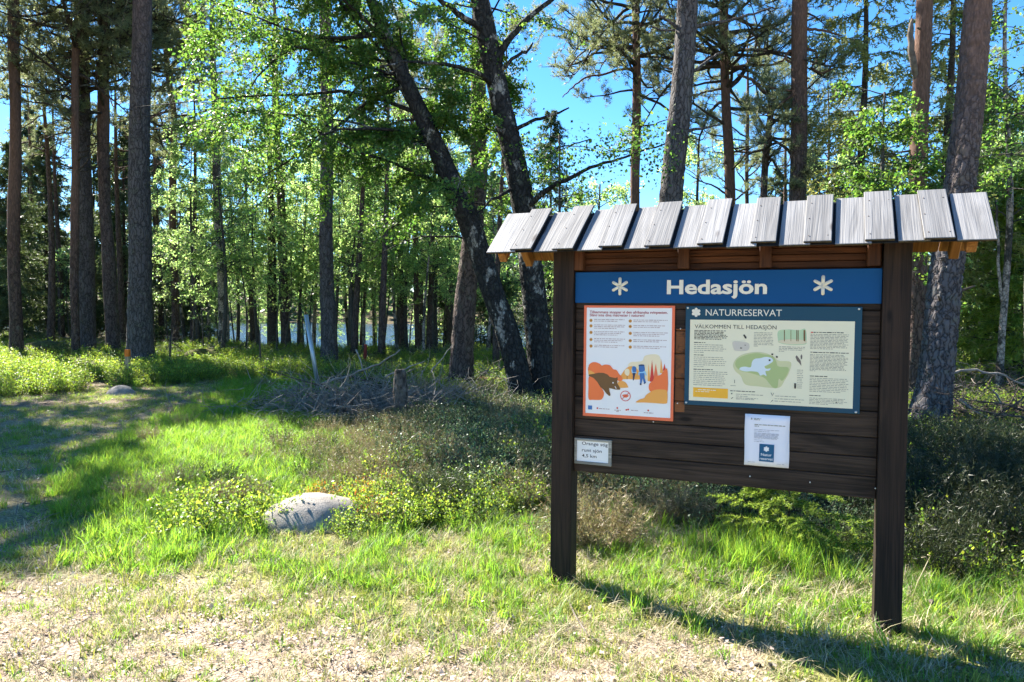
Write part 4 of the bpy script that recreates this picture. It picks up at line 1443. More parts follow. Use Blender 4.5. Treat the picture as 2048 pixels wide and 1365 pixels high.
def px_branch(t, pts, Y, mt='pine_grey', name='branch', dy=None):
    """a limb measured in the photograph: [(px, py, width)], at depth Y (dy: depth offsets so that it comes forward or goes back)"""
    P, R = [], []
    for i, (px, py, w) in enumerate(pts):
        yy = Y + (dy[i] if dy else 0)
        P.append(at(px, py, yy) - np.array(t.location))
        R.append(w / 2 / FPX * yy)
    P, R = np.array(P), np.array(R)
    u = np.linspace(0, len(P) - 1, (len(P) - 1) * 4 + 1)
    P2 = np.stack([np.interp(u, np.arange(len(P)), P[:, i]) for i in range(3)], 1)
    P2[1:-1] = (P2[:-2] + 2 * P2[1:-1] + P2[2:]) / 4
    P2[1:-1] += rng.normal(0, 0.008, P2[1:-1].shape)
    mb = MB()
    mb.tube(P2, np.interp(u, np.arange(len(P)), R), 7)
    put(name, mb.mesh(name, [M[mt]], True), t)
    return P2

pine('slim red-barked pine standing at the far left edge of the clearing', [(31, 707, 24), (29, 400, 21), (29, 0, 19)], 20, 13.5, 'pine_red', (8.5, 13.3), 2.2, 26, 1, 'the slim red edge pine')
pine('slim red-barked pine close against a thick grey trunk', [(152, 692, 16), (148, 400, 15), (152, 200, 14), (155, 0, 12)], 20.6, 13, 'pine_red', (7.0, 12.6), 2.8, 60, 2, nk=20, tufts=7, width=0.016)
pine('thick grey pine trunk behind a slim red-barked one', [(171, 690, 42), (167, 450, 34), (164, 250, 31), (161, 0, 24)], 22, 14, 'pine_grey', (7.3, 13.5), 3.6, 72, 3, 'the thick grey pine', nk=20, tufts=7, width=0.016)
pine('orange-stemmed pine leaning slightly, between the thick grey pine and the tall dark pine', [(229, 695, 26), (209, 400, 22), (206, 200, 21), (207, 0, 18)], 22, 14, 'pine_mid', (7.3, 13.5), 3.2, 64, 4, 'the leaning orange pine', nk=20, tufts=7, width=0.016)
pine('tall straight dark pine behind the orange-topped marker post', [(284, 745, 52), (279, 600, 43), (279, 350, 39), (284, 0, 34)], 18.6, 15.5, 'pine_grey', (12.3, 15.2), 1.8, 18, 5, 'the tall dark pine', 0.025, 26, 0.08)
t, Pf, Rf = pine('thin red pine with a crooked bending top', [(351, 690, 15), (347, 500, 14), (346, 300, 13), (349, 225, 12), (336, 160, 11), (331, 60, 8)], 25, 12.5, 'pine_red', (6.3, 12.3), 3.0, 50, 6, 'the thin crooked red pine', nk=24, tufts=7)
pine('dark straight pine trunk in front of the lake, behind the grey leaning pipe', [(658, 737, 34), (654, 550, 27), (653, 300, 24), (652, 0, 22)], 20, 15, 'pine_grey', (11.5, 14.8), 2.3, 22, 7, 'the dark straight pine', 0.02, 22, 0.1)
pine('dark pine trunk leaning left in front of the glittering lake', [(572, 692, 19), (566, 500, 17), (558, 350, 15), (552, 200, 12)], 25, 13, 'pine_mid', (9.0, 12.8), 2.0, 24, 8, 'the dark leaning pine')
pine('thin red pine deep among the trees beside the old birch', [(836, 690, 11), (832, 520, 10), (827, 350, 9)], 24, 11.5, 'pine_red', (6.5, 11.3), 1.7, 22, 9, 'the thin red pine')
pine('grey pine trunk crossing behind the leaning birch stem', [(922, 787, 48), (932, 600, 41), (946, 450, 38), (956, 350, 34), (959, 150, 28), (958, 0, 24)], 14.4, 13, 'pine_mid', (9.5, 12.8), 2.0, 22, 10, 'the grey pine', 0.028, 30, 0.07)
t, Pf, Rf = pine('slender red pine above the left part of the plank roof', [(1272, 735, 22), (1271, 390, 19), (1272, 200, 17), (1273, 0, 15)], 20, 14, 'pine_red', (7.6, 13.4), 3.0, 84, 12, 'the slender red pine', dead=3, width=0.011, nk=24, tufts=7)
px_branch(t, [(1270, 137, 6), (1235, 140, 5), (1195, 152, 4), (1170, 155, 4), (1145, 175, 3), (1125, 195, 2)], 20, 'pine_mid')
px_branch(t, [(1270, 80, 5), (1215, 75, 4), (1180, 95, 3), (1150, 118, 3), (1130, 150, 2)], 20, 'pine_mid')
t, Pf, Rf = pine('massive dark pine trunk leaning right above the roof planks', [(1318, 800, 60), (1344, 390, 45), (1361, 200, 42), (1374, 0, 39)], 13, 15, 'pine_grey', (10.5, 14.5), 2.8, 26, 13, 'the massive dark pine', 0.022, 30, 0.08)
px_branch(t, [(1388, 55, 8), (1420, 48, 7), (1455, 42, 6), (1490, 32, 5), (1520, 25, 4), (1545, 15, 3)], 13, dy=[0, 0.2, 0.4, 0.6, 0.9, 1.2])
px_branch(t, [(1355, 55, 9), (1335, 42, 6), (1318, 30, 4)], 13)
px_branch(t, [(1372, 262, 8), (1400, 258, 5), (1440, 250, 3)], 13)
px_branch(t, [(1382, 145, 7), (1405, 130, 6), (1420, 118, 5), (1445, 105, 4)], 13, dy=[0, .1, .3, .4])
px_branch(t, [(1350, 62, 5), (1325, 60, 4), (1300, 52, 3)], 13)
t, Pf, Rf = pine('slender pine with twisting bare branches right of the massive dark trunk', [(1458, 720, 24), (1461, 390, 20), (1451, 200, 18), (1448, 0, 17)], 19, 13.5, 'pine_red', (6.2, 13), 3.1, 78, 14, 'the twisting-branched pine', dead=10, width=0.011, nk=24, tufts=7)
for q in ([(1445, 105, 7), (1415, 115, 6), (1400, 135, 5), (1385, 145, 4)], [(1458, 138, 6), (1500, 130, 5), (1540, 132, 5), (1565, 122, 4), (1580, 100, 3)], [(1456, 75, 5), (1490, 60, 5), (1515, 75, 4), (1520, 100, 4), (1540, 110, 3)], [(1445, 178, 5), (1415, 182, 4), (1390, 195, 3)], [(1452, 30, 6), (1500, 50, 5), (1545, 55, 4), (1575, 70, 3)]):
    px_branch(t, q, 19, 'pine_red')
t, Pf, Rf = pine('stout dark red pine rising behind the middle roof planks', [(1592, 745, 36), (1594, 390, 32), (1598, 200, 30), (1601, 0, 29)], 17, 14.5, 'pine_mid', (9.5, 14), 2.8, 26, 15, 'the stout dark red pine', 0.015, 22, 0.1)
for q in ([(1585, 100, 6), (1572, 108, 5), (1572, 120, 5), (1590, 130, 4)], [(1612, 98, 6), (1632, 103, 5), (1636, 120, 5), (1622, 135, 5), (1640, 148, 4), (1665, 138, 3)], [(1612, 58, 6), (1635, 60, 5), (1660, 65, 4), (1685, 72, 3)], [(1584, 190, 6), (1560, 210, 5), (1545, 222, 4), (1525, 230, 3)], [(1583, 182, 5), (1550, 178, 4), (1520, 170, 4), (1500, 155, 3)]):
    px_branch(t, q, 17, 'pine_mid')
t, Pf, Rf = pine('short crooked grey pine with a forked top between two taller pines', [(1518, 705, 15), (1525, 390, 13), (1532, 290, 13), (1545, 220, 12), (1548, 190, 9)], 18, None, 'pine_mid', (5.4, 6.9), 2.5, 17, 16, None, dead=6, width=0.011, nk=22, tufts=7)
for q in ([(1546, 195, 9), (1525, 180, 8), (1505, 160, 6), (1475, 150, 4)], [(1540, 235, 7), (1530, 262, 6), (1515, 230, 5), (1510, 240, 4)], [(1548, 188, 8), (1565, 180, 6), (1582, 182, 4)], [(1528, 300, 6), (1500, 305, 4), (1490, 320, 3)]):
    px_branch(t, q, 18, 'pine_mid')
pine('thin distant pine seen between the crooked pine and the massive trunk', [(1496, 690, 9), (1495, 390, 8), (1494, 200, 6)], 25, 11, 'pine_mid', (4.8, 10.8), 2.0, 26, 17, width=0.013, nk=20, tufts=6)
t, Pf, Rf = pine('orange pine with a bleached dead fork behind the right roof end', [(1826, 790, 38), (1838, 390, 33), (1842, 200, 31), (1846, 0, 29)], 13.5, 14, 'pine_red', (10, 13.6), 2.6, 24, 18, 'the orange forked pine', 0.015, 24, 0.08)
px_branch(t, [(1833, 160, 12), (1826, 125, 13), (1821, 95, 12), (1821, 60, 11), (1825, 38, 5)], 13.5, 'dead_twig', 'dead_fork', dy=[0, -0.12, -0.16, -0.18, -0.18])
t, Pf, Rf = pine('big leaning pine with plated bark right of the notice board', [(1851, 866, 76), (1867, 780, 63), (1876, 700, 59), (1890, 560, 58), (1920, 385, 55), (1941, 200, 50), (1954, 0, 47)], 10.1, 13, 'pine_near', (9.5, 12.8), 2.8, 26, 19, 'the big leaning pine', 0.030, 56, 0.03, kk=13, ch=0.15)

# the old double-stemmed birch
TA = [(1048, 824, 48), (1035, 740, 46), (1015, 660, 45), (990, 590, 43), (960, 500, 43), (935, 430, 46), (905, 370, 40), (878, 310, 37), (845, 240, 33), (812, 170, 29), (780, 100, 25), (742, 0, 19)]
TB = [(1086, 820, 56), (1082, 700, 51), (1072, 600, 47), (1056, 480, 45), (1041, 390, 46), (1022, 300, 42), (1003, 220, 40), (985, 130, 40), (970, 40, 38), (962, 0, 36)]
baseA, PA, RA, mbA = key_trunk(TA, 11.9, 11, 0.022, 40, 0.3, 0.05, seed=21, kk=13, ch=0.09)
baseB, PB, RB, mbB = key_trunk(TB, 12.2, 10.5, 0.022, 40, 0.3, 0.05, seed=22, kk=15, ch=0.09)
birch = tree_root('birch_tree', baseA, 'old birch with two dark leaning stems beside the notice board')
put('trunk', mbA.mesh('trunk', [M['birch_old']], True), birch)
put('trunk', mbB.mesh('trunk', [M['birch_old']], True), birch, tuple(baseB - baseA))
LAND.append((1060, 'the old birch'))
for q, dy in (([(995, 128, 15), (1008, 92, 15), (1040, 52, 12), (1100, 2, 9), (1150, -40, 6)], [0, 0, .1, .3, .5]),
              ([(1003, 140, 8), (1030, 114, 7), (1058, 100, 5), (1066, 86, 3)], [0, -.1, -.2, -.2]),
              ([(1030, 260, 9), (1064, 242, 7), (1100, 232, 6), (1138, 216, 3)], [0, -.2, -.4, -.5]),
              ([(1056, 414, 14), (1090, 380, 11), (1130, 362, 9), (1180, 335, 7), (1240, 318, 5), (1290, 300, 4), (1330, 288, 3)], [0, -.2, -.4, -.5, -.6, -.6, -.6]),
              ([(1110, 297, 3), (1150, 288, 3), (1180, 278, 2)], [-.4, -.5, -.6]),
              ([(985, 165, 11), (960, 148, 10), (920, 135, 8), (880, 128, 7), (820, 122, 5), (760, 135, 4)], [0, -.3, -.6, -.9, -1.3, -1.6]),
              ([(965, 60, 14), (930, 38, 13), (900, 15, 11), (850, -25, 9)], [0, -.2, -.4, -.6]),
              ([(860, 268, 9), (800, 262, 7), (740, 258, 6), (690, 258, 5), (640, 270, 3)], [0, -.5, -1, -1.4, -1.8]),
              ([(812, 125, 8), (780, 122, 6), (740, 118, 6), (690, 132, 4), (620, 138, 3)], [0, .4, .8, 1.2, 1.6]),
              ([(1020, 380, 8), (985, 400, 5), (950, 430, 3)], [0, -.3, -.5])):
    px_branch(birch, q, 12.1, 'birch_old', dy=dy)
relA = PA.copy()
relB = PB + (baseB - baseA)
w1, l1 = leafy_crown([relA[len(relA) * 38 // 100:], relA[len(relA) * 30 // 100:]], 26, (2.2, 5.4), (-0.5, 0.75), 70000, 0.057, 31, -0.5, (2.6, 0.75), 16, (0.0, 0.8), 0.24)
w2, l2 = leafy_crown([relB[len(relB) * 40 // 100:]], 20, (1.3, 2.6), (-0.1, 0.5), 8500, 0.062, 32, -0.6, None, 6, (0.3, 1.0))
w5, l5 = leafy_crown([relA[len(relA) * 26 // 100:len(relA) * 72 // 100], relB[len(relB) * 28 // 100:len(relB) * 66 // 100], relA[len(relA) * 30 // 100:len(relA) * 70 // 100]], 44, (0.9, 2.3), (-0.4, 0.8), 42000, 0.057, 36, -0.5, (2.2, 1.5), 9, (0.0, 1.0), 0.22)
w4, l4 = leafy_crown([relA[len(relA) * 70 // 100:]], 18, (0.8, 1.6), (0.0, 0.9), 7000, 0.085, 33, -0.3, None, 8, (0.0, 1.0))
cl, ctr = [], np.array([at(1265, 280, 11.5), at(1300, 300, 11.5), at(1230, 300, 11.4), at(1290, 255, 11.6), at(1180, 280, 11.6), at(1130, 330, 11.7), at(1090, 340, 11.7), at(1070, 300, 11.7), at(1010, 120, 12), at(1030, 60, 12), at(1320, 330, 11.5), at(1210, 330, 11.4)]) - baseA
for c_, nq, sg_ in zip(ctr, (200, 170, 120, 130, 90, 170, 170, 120, 60, 50, 100, 90), (.26, .26, .2, .22, .22, .3, .28, .25, .3, .3, .22, .2)):
    cl.append(c_ + rng.normal(0, sg_, (nq, 3)) * np.array([1, 1.2, 0.7]))
cl = np.vstack(cl)
sz = 0.062 * rng.uniform(0.6, 1.25, len(cl))
dd = rng.normal(0, 1, cl.shape)
dd[:, 2] -= 0.7
l3 = leaf_quads(cl, sz, sz * 0.75, 0.5, dd, 0.12)
lq = np.vstack([l1[0], l2[0], l4[0], l5[0]]).reshape(-1, 4, 3)
lc = lq[:, 0]
lp_x, lp_y = project(lc + baseA)
low = 440 + 30 * wob(lp_x, lp_y, 60, 5) + rng.normal(0, 26, len(lc)) - 0.40 * np.clip(650 - lp_x, 0, 300)   # the crown's lower edge
lq = lq[(lp_y < low) & (lp_x > 385 + 35 * wob(lp_x, lp_y, 70, 6) + rng.normal(0, 22, len(lc)))]
V = np.vstack([lq.reshape(-1, 3), l3[0]])
crown_part((V, np.arange(len(V)).reshape(-1, 4)), M['leaf_birch'], birch)
for w in (w1, w2, w4, w5):
    wood_part(w, [M['birch_old']], birch, 'twigs')

# leafy trees with a place of their own
def leafy(label, pts, Y, H, bk, crown, mt='leaf_light', seed=0, land=None, name='birch_tree', step=0.3):
    base, Pf, Rf, mb = key_trunk(pts, Y, H, 0, 9, 0.25, step, seed=seed)
    t = tree_root(name, base, label)
    put('trunk', mb.mesh('trunk', [M[bk]], True), t)
    w, lv = leafy_crown([Pf], seed=seed, **crown)
    wood_part(w, [M['sapling_bark']], t, 'twigs')
    crown_part(lv, M[mt], t)
    if land:
        LAND.append((pts[0][0], land))
    return t, Pf
leafy('pale grey birch rising tall left of the lake view', [(448, 708, 21), (441, 500, 18), (431, 300, 15), (425, 50, 10)], 24, 12, 'birch_white', dict(nlimb=26, Lr=(1.0, 2.0), el=(0.0, 0.8), leaves=2600, size=0.085, droop=-0.8, zr=(0.3, 1.0)), land='the pale grey birch')
leafy('mossy dark alder stem next to the dark leaning pine', [(546, 690, 24), (543, 500, 15), (540, 300, 9)], 25, 8.5, 'spruce_bark', dict(nlimb=26, Lr=(1.0, 1.9), el=(0.0, 0.8), leaves=3200, size=0.085, droop=-0.8, zr=(0.25, 1.0)), seed=3, name='alder_tree')
t, Pf = leafy('thin pale birch with peeling pinkish bark at the right edge', [(2004, 690, 15), (2009, 600, 13), (2016, 450, 12), (2018, 330, 11), (2014, 200, 9), (2012, 50, 7)], 14, 8.5, 'birch_white', dict(nlimb=34, Lr=(0.7, 1.6), el=(0.0, 0.7), leaves=4200, size=0.06, droop=-0.6, zr=(0.35, 1.0)), 'leaf_birch', 4, 'the thin pale birch')
px_branch(t, [(2006, 610, 8), (1998, 560, 6), (1996, 480, 5), (1992, 400, 4)], 14, 'birch_white', 'side_stem')
leafy('bright leafy rowan showing above the right half of the roof', [(1762, 830, 12), (1764, 390, 9), (1770, 250, 5)], 12, 5.6, 'sapling_bark', dict(nlimb=40, Lr=(0.8, 1.6), el=(0.0, 0.8), leaves=7500, size=0.066, droop=-0.6, zr=(0.42, 1.0), twigs=7), 'leaf_birch', 5, 'the bright rowan', name='rowan_tree')
leafy('pale sunlit willow bush just behind the massive dark trunk', [(1392, 700, 10), (1394, 500, 8), (1396, 330, 4)], 22, 7.0, 'sapling_bark', dict(nlimb=44, Lr=(1.0, 2.3), el=(0.2, 1.0), leaves=5200, size=0.085, droop=-0.4, zr=(0.2, 1.0)), 'leaf_light', 6, 'the pale willow', name='willow_tree')
leafy('pale leafy bush showing over the left roof end', [(1195, 700, 10), (1196, 500, 8), (1198, 420, 4)], 25, 6.2, 'sapling_bark', dict(nlimb=44, Lr=(1.0, 2.6), el=(0.2, 1.0), leaves=4800, size=0.09, droop=-0.4, zr=(0.2, 1.0)), 'leaf_light', 7, name='willow_tree')
leafy('young birch in fresh leaf right behind the old birch stems', [(1120, 745, 9), (1122, 500, 7), (1118, 360, 4)], 16.5, 5.8, 'sapling_bark', dict(nlimb=40, Lr=(0.9, 1.9), el=(0.0, 0.8), leaves=4200, size=0.07, droop=-0.6, zr=(0.3, 1.0)), 'leaf_birch', 8)
leafy('tall leafy birch filling the top right corner', [(2062, 720, 14), (2060, 400, 12), (2058, 100, 9)], 12, 9.5, 'birch_white', dict(nlimb=44, Lr=(0.8, 1.7), el=(0.0, 0.7), leaves=6000, size=0.062, droop=-0.6, zr=(0.35, 1.0)), 'leaf_birch', 9)

def spruce(label, px, Y, H, R, seed, nb=110, tw=16, size=1.0, z0=0.5, mt='needle_spruce', group=None, name='spruce_tree', bw=0.011):
    x = at(px, 640, Y)[0]
    base = np.array([x, Y, float(terrain(x, Y)) - 0.05])
    t = tree_root(name, base, label, group=group)
    mb = MB()
    zz = np.linspace(0, H, 14)
    r0 = bw * H
    mb.tube(np.stack([0.02 * np.sin(zz), 0.02 * np.cos(zz * 1.3), zz], 1), r0 * (1 - zz / H) + 0.012, 8)
    put('trunk', mb.mesh('trunk', [M['spruce_bark']], True), t)
    w, nd = spruce_crown(H, R, seed, z0, nb, tw, size)
    wood_part(w, [M['spruce_bark']], t)
    crown_part(nd, M[mt], t)
    return t
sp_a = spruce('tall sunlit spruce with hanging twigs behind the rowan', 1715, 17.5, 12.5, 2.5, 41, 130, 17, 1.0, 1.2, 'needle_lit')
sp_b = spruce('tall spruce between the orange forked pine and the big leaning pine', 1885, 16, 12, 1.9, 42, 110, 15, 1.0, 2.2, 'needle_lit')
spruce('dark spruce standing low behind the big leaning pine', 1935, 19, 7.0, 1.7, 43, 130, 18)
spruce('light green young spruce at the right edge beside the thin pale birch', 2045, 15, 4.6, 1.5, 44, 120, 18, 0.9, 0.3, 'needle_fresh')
spruce('small distant spruce with a pointed top against the blue sky', 1098, 33, 12.2, 2.4, 45, 150, 18, 1.2)

# ------------------------------------------------------------------ the wood behind: copies of a few kinds, each tree an object
def place_copy(src, name, loc, rz, s, label, group, sz=None):
    o = bpy.data.objects.new(name, None)
    COL.objects.link(o)
    o.location = loc
    o.rotation_euler = (0, 0, rz)
    o.scale = (s, s, sz or s)
    tag(o, label, 'tree', group)
    for ch in src.children:
        c = ch.copy()
        COL.objects.link(c)
        c.parent = o
    return o

def where(px):
    d, words_, lp = min((abs(px - p), w_, p) for p, w_ in LAND)
    return ('left of ' if px < lp - 16 else 'right of ' if px > lp + 16 else 'behind ') + words_ if d < 70 else \
           ('well left of ' if px < lp else 'well right of ') + words_
usedl = {}
def label_for(kind, px, group):
    lb = f'{kind} {where(px)}'
    return lb

protos = {}
def proto(kind, i, make):
    key = (kind, i)
    if key not in protos:
        protos[key] = make()
        return protos[key], True
    return protos[key], False

def wood_tree(kind, px, Y, H, seed):
    x = at(px, 640, Y)[0]
    z = float(terrain(x, Y)) - 0.05
    i = seed % 4
    r = np.random.default_rng(900 + seed)
    if kind == 'spruce':
        name, cat_ = 'spruce_tree', 'dark background spruce'
        if (kind, i) not in protos:
            t = spruce('x', px, Y, 10.0, 2.0, 50 + i, 150, 18, 1.25, 0.6)
            protos[(kind, i)] = (t, 10.0)
            t.scale = (H / 10,) * 3
        else:
            src, h0 = protos[(kind, i)]
            t = place_copy(src, name, (x, Y, z), r.uniform(0, 6.28), H / h0, 'x', None)
    elif kind == 'birch':
        name, cat_ = 'birch_tree', 'slim leafy background birch'
        if (kind, i) not in protos:
            base = np.array([x, Y, z])
            t = tree_root(name, base, 'x')
            zz = np.linspace(0, 7, 12)
            P = np.stack([0.16 * np.sin(zz * 0.6 + i), 0.14 * np.cos(zz * 0.5 + i * 2), zz], 1)
            mb = MB()
            mb.tube(P, 0.075 * (1 - zz / 7.4), 7)
            put('trunk', mb.mesh('trunk', [M['birch_white' if i % 2 else 'sapling_bark']], True), t)
            w, lv = leafy_crown([P], 46, (0.9, 1.9), (0.1, 0.9), 8500, 0.068, 60 + i, -0.6, None, 6, (0.36, 1.0))
            wood_part(w, [M['sapling_bark']], t, 'twigs')
            crown_part(lv, M['leaf_light'], t)
            protos[(kind, i)] = (t, 7.0)
            t.scale = (H / 7,) * 3
        else:
            src, h0 = protos[(kind, i)]
            t = place_copy(src, name, (x, Y, z), r.uniform(0, 6.28), H / h0, 'x', None)
    elif kind == 'stem':
        name, cat_ = 'pine_tree', 'bare dark background pine'
        if (kind, i) not in protos:
            base = np.array([x, Y, z])
            t = tree_root(name, base, 'x')
            zz = np.linspace(0, 12, 20)
            P = np.stack([0.15 * np.sin(zz * 0.35 + i), 0.12 * np.cos(zz * 0.3 + i * 2), zz], 1)
            R = 0.13 * (1 - zz / 13)
            mb = MB()
            mb.tube(P, R, 9)
            put('trunk', mb.mesh('trunk', [M['pine_mid']], True), t)
            w, nd = pine_crown(axis_of(P, R), 7.0, 11.8, 1.9, 24, 70 + i, 0.014, 14, 5)
            wood_part(w, [M['pine_mid']], t)
            crown_part(nd, M['needle_pine'], t)
            protos[(kind, i)] = (t, 12.0)
            t.scale = (H / 12,) * 3
        else:
            src, h0 = protos[(kind, i)]
            t = place_copy(src, name, (x, Y, z), r.uniform(0, 6.28), H / h0, 'x', None)
    elif kind == 'bushy':
        name, cat_ = 'pine_tree', 'bushy background pine'
        i = seed % 2
        if (kind, i) not in protos:
            base = np.array([x, Y, z])
            t = tree_root(name, base, 'x')
            zz = np.linspace(0, 12, 20)
            P = np.stack([0.15 * np.sin(zz * 0.35 + i), 0.12 * np.cos(zz * 0.3 + i * 2), zz], 1)
            R = 0.14 * (1 - zz / 13)
            mb = MB()
            mb.tube(P, R, 9)
            put('trunk', mb.mesh('trunk', [M['pine_mid']], True), t)
            w, nd = pine_crown(axis_of(P, R), 6.0, 11.8, 2.3, 60, 75 + i, 0.022, 16, 3, 6)
            wood_part(w, [M['pine_mid']], t)
            crown_part(nd, M['needle_pine'], t)
            protos[(kind, i)] = (t, 12.0)
            t.scale = (H / 12,) * 3
        else:
            src, h0 = protos[(kind, i)]
            t = place_copy(src, name, (x, Y, z), r.uniform(0, 6.28), H / h0, 'x', None)
    elif kind == 'sapling':
        name, cat_ = 'sapling', 'spindly lakeside sapling'
        if (kind, i) not in protos:
            base = np.array([x, Y, z])
            t = tree_root(name, base, 'x')
            zz = np.linspace(0, 4, 9)
            P = np.stack([0.12 * np.sin(zz * 0.9 + i), 0.1 * np.cos(zz + i * 2), zz], 1)
            mb = MB()
            mb.tube(P, 0.035 * (1 - zz / 4.3), 6)
            put('trunk', mb.mesh('trunk', [M['sapling_bark']], True), t)
            w, lv = leafy_crown([P], 20, (0.5, 1.1), (0.2, 1.0), 800, 0.085, 80 + i, -0.5, None, 4, (0.35, 1.0))
            wood_part(w, [M['sapling_bark']], t, 'twigs')
            crown_part(lv, M['leaf_light'], t)
            protos[(kind, i)] = (t, 4.0)
            t.scale = (H / 4,) * 3
        else:
            src, h0 = protos[(kind, i)]
            t = place_copy(src, name, (x, Y, z), r.uniform(0, 6.28), H / h0, 'x', None)
    lb = f'{cat_} {where(px)}' if -60 < px < 2110 else f'{cat_} beyond the edge of the view'
    t['label'], t['category'] = lb, 'tree'
    usedl.setdefault(lb, []).append((px, t))
    return t

WOOD = []
for px, Y, H in ((-60, 27, 9), (22, 24.5, 7), (62, 33, 10.5), (95, 28, 8.5), (190, 31, 9.5), (250, 29, 9), (262, 40, 11), (310, 33, 9.5), (372, 36, 8), (395, 30, 6.5),
                 (890, 31, 8.5), (985, 29, 7.5), (1545, 30, 8), (1620, 26, 7.5), (1690, 30, 9.5), (1470, 32, 6.5), (1960, 24, 9), (2080, 22, 10), (1905, 31, 9)):
    WOOD.append(('spruce', px, Y, H))
for px, Y, H in ((365, 27, 6.5), (440, 22, 7), (540, 29, 8.5), (600, 31.5, 9), (655, 27, 9), (690, 24, 8), (745, 29, 9.5), (800, 27, 9), (830, 31, 9.5), (880, 25, 7.5), (930, 28, 8), (392, 24, 7.5), (420, 29, 8.5), (468, 26, 7), (490, 31, 8.5), (512, 24, 6.2), (585, 30, 8), (605, 25, 6.5), (630, 28, 8.2), (672, 24, 6.8), (695, 29, 8), (712, 22, 6), (735, 26, 7.2), (762, 30, 8), (790, 23, 6), (820, 24.5, 7), (855, 22, 5.5), (905, 24, 6.5), (980, 22, 6), (1020, 29, 7), (1240, 28, 6.5), (1345, 30, 7), (1430, 28, 6), (1150, 31, 6.8), (1660, 22, 6.5), (1975, 20, 6.5), (2030, 25, 8)):
    WOOD.append(('birch', px, Y, H))
for q_, px in enumerate(range(432, 900, 40)):
    WOOD.append(('birch', px + (q_ * 37) % 17, 28.5 + (q_ * 13) % 4, 1.9 + 0.25 * (q_ % 4)))
for px, Y, H in ((95, 24, 12), (118, 27, 11), (240, 26, 12), (300, 23, 11), (318, 30, 12), (388, 26, 11), (716, 22, 11), (770, 21.5, 11), (800, 25, 10.5), (850, 29, 12), (728, 30, 10), (865, 24, 11), (896, 28, 11), (1000, 20, 10), (1640, 27, 11), (1950, 26, 11), (60, 28, 12), (1560, 27, 11), (500, 28, 10)):
    WOOD.append(('stem', px, Y, H))
rs = np.random.default_rng(5)
for px in np.linspace(365, 1000, 34):
    WOOD.append(('sapling', float(px + rs.uniform(-9, 9)), float(rs.uniform(22, 31)), float(rs.uniform(3.0, 5.0))))
for px, Y in ((1995, 19), (1965, 17), (1935, 23), (2030, 18), (1915, 21), (20, 25), (140, 26), (330, 25)):
    WOOD.append(('sapling', px, Y, 3.6))
for k, (kind, px, Y, H) in enumerate(WOOD):
    wood_tree(kind, px, Y, H, k)
# the same wood goes on outside the frame on the sunny side; its crowns throw the shade on the path
for k, (kind, x, y, H) in enumerate((('stem', -17.5, 15.5, 13), ('stem', -14.5, 14.5, 12.5), ('bushy', -13.3, 14.3, 12.5), ('bushy', -13.8, 12.8, 12), ('bushy', -15.0, 17.9, 12.5), ('bushy', -16.8, 17.0, 12), ('bushy', -14.2, 11.6, 11.5), ('stem', -20, 17, 14), ('bushy', -15.8, 15.6, 12.5), ('stem', -22, 14, 13),
                                     ('stem', 14, 14, 12), ('spruce', 15, 10, 9), ('birch', 11.5, 8, 7.5), ('stem', 18, 18, 13), ('spruce', 19, 24, 11))):
    px, _ = project(np.array([[x, y, 1.0]]))
    t = wood_tree(kind, float(px[0]), y, H, 200 + k)
ORD = ['leftmost', 'second', 'third', 'fourth', 'fifth', 'sixth', 'seventh', 'eighth']
CNT = {2: 'two', 3: 'three', 4: 'four', 5: 'five', 6: 'six', 7: 'seven', 8: 'eight'}
for lb, ts in usedl.items():
    if len(ts) > 1:
        ts.sort(key=lambda q: q[0])
        for i_, (px_, t) in enumerate(ts):
            t['group'] = lb
            if 'beyond' not in lb:
                t['label'] = f'{lb}, ' + ('leftmost of ' if i_ == 0 else 'rightmost of ' if i_ == len(ts) - 1 else f'{ORD[i_]} of ') + CNT[len(ts)]

# ------------------------------------------------------------------ ground cover: tufts and sprigs scattered by geometry nodes
def blades(n, h, spread, width, lean, r, seg=3):
    """a tuft of bent grass blades"""
    a = r.uniform(0, 2 * PI, n)
    rad = spread * np.sqrt(r.random(n))
    b0 = np.stack([rad * np.cos(a), rad * np.sin(a), np.zeros(n)], 1)
    az = r.uniform(0, 2 * PI, n)
    L = h * r.uniform(0.5, 1.15, n)
    ln = lean * r.uniform(0.2, 1.3, n)
    d = np.stack([np.cos(az), np.sin(az)], 1)
    s = np.stack([-np.sin(az), np.cos(az), np.zeros(n)], 1)
    wv_ = (width * r.uniform(0.5, 1.7, n) ** 1.3)[:, None]
    V, F = [], []
    ts = np.linspace(0, 1, seg + 1)
    for t in ts:
        c = b0.copy()
        c[:, :2] += d * (L * ln * t ** 1.8)[:, None]
        c[:, 2] += L * (t - 0.25 * ln * t * t) - 0.01
        w = wv_ * (1 - t ** 1.6) * 0.5 + 0.0003
        V += [c - s * w, c + s * w]
    V = np.stack(V, 1).reshape(-1, 3)
    k = 2 * (seg + 1)
    base = (np.arange(n) * k)[:, None]
    Q = np.concatenate([base + np.array([[2 * i, 2 * i + 1, 2 * i + 3, 2 * i + 2]]) for i in range(seg)])
    return V, Q

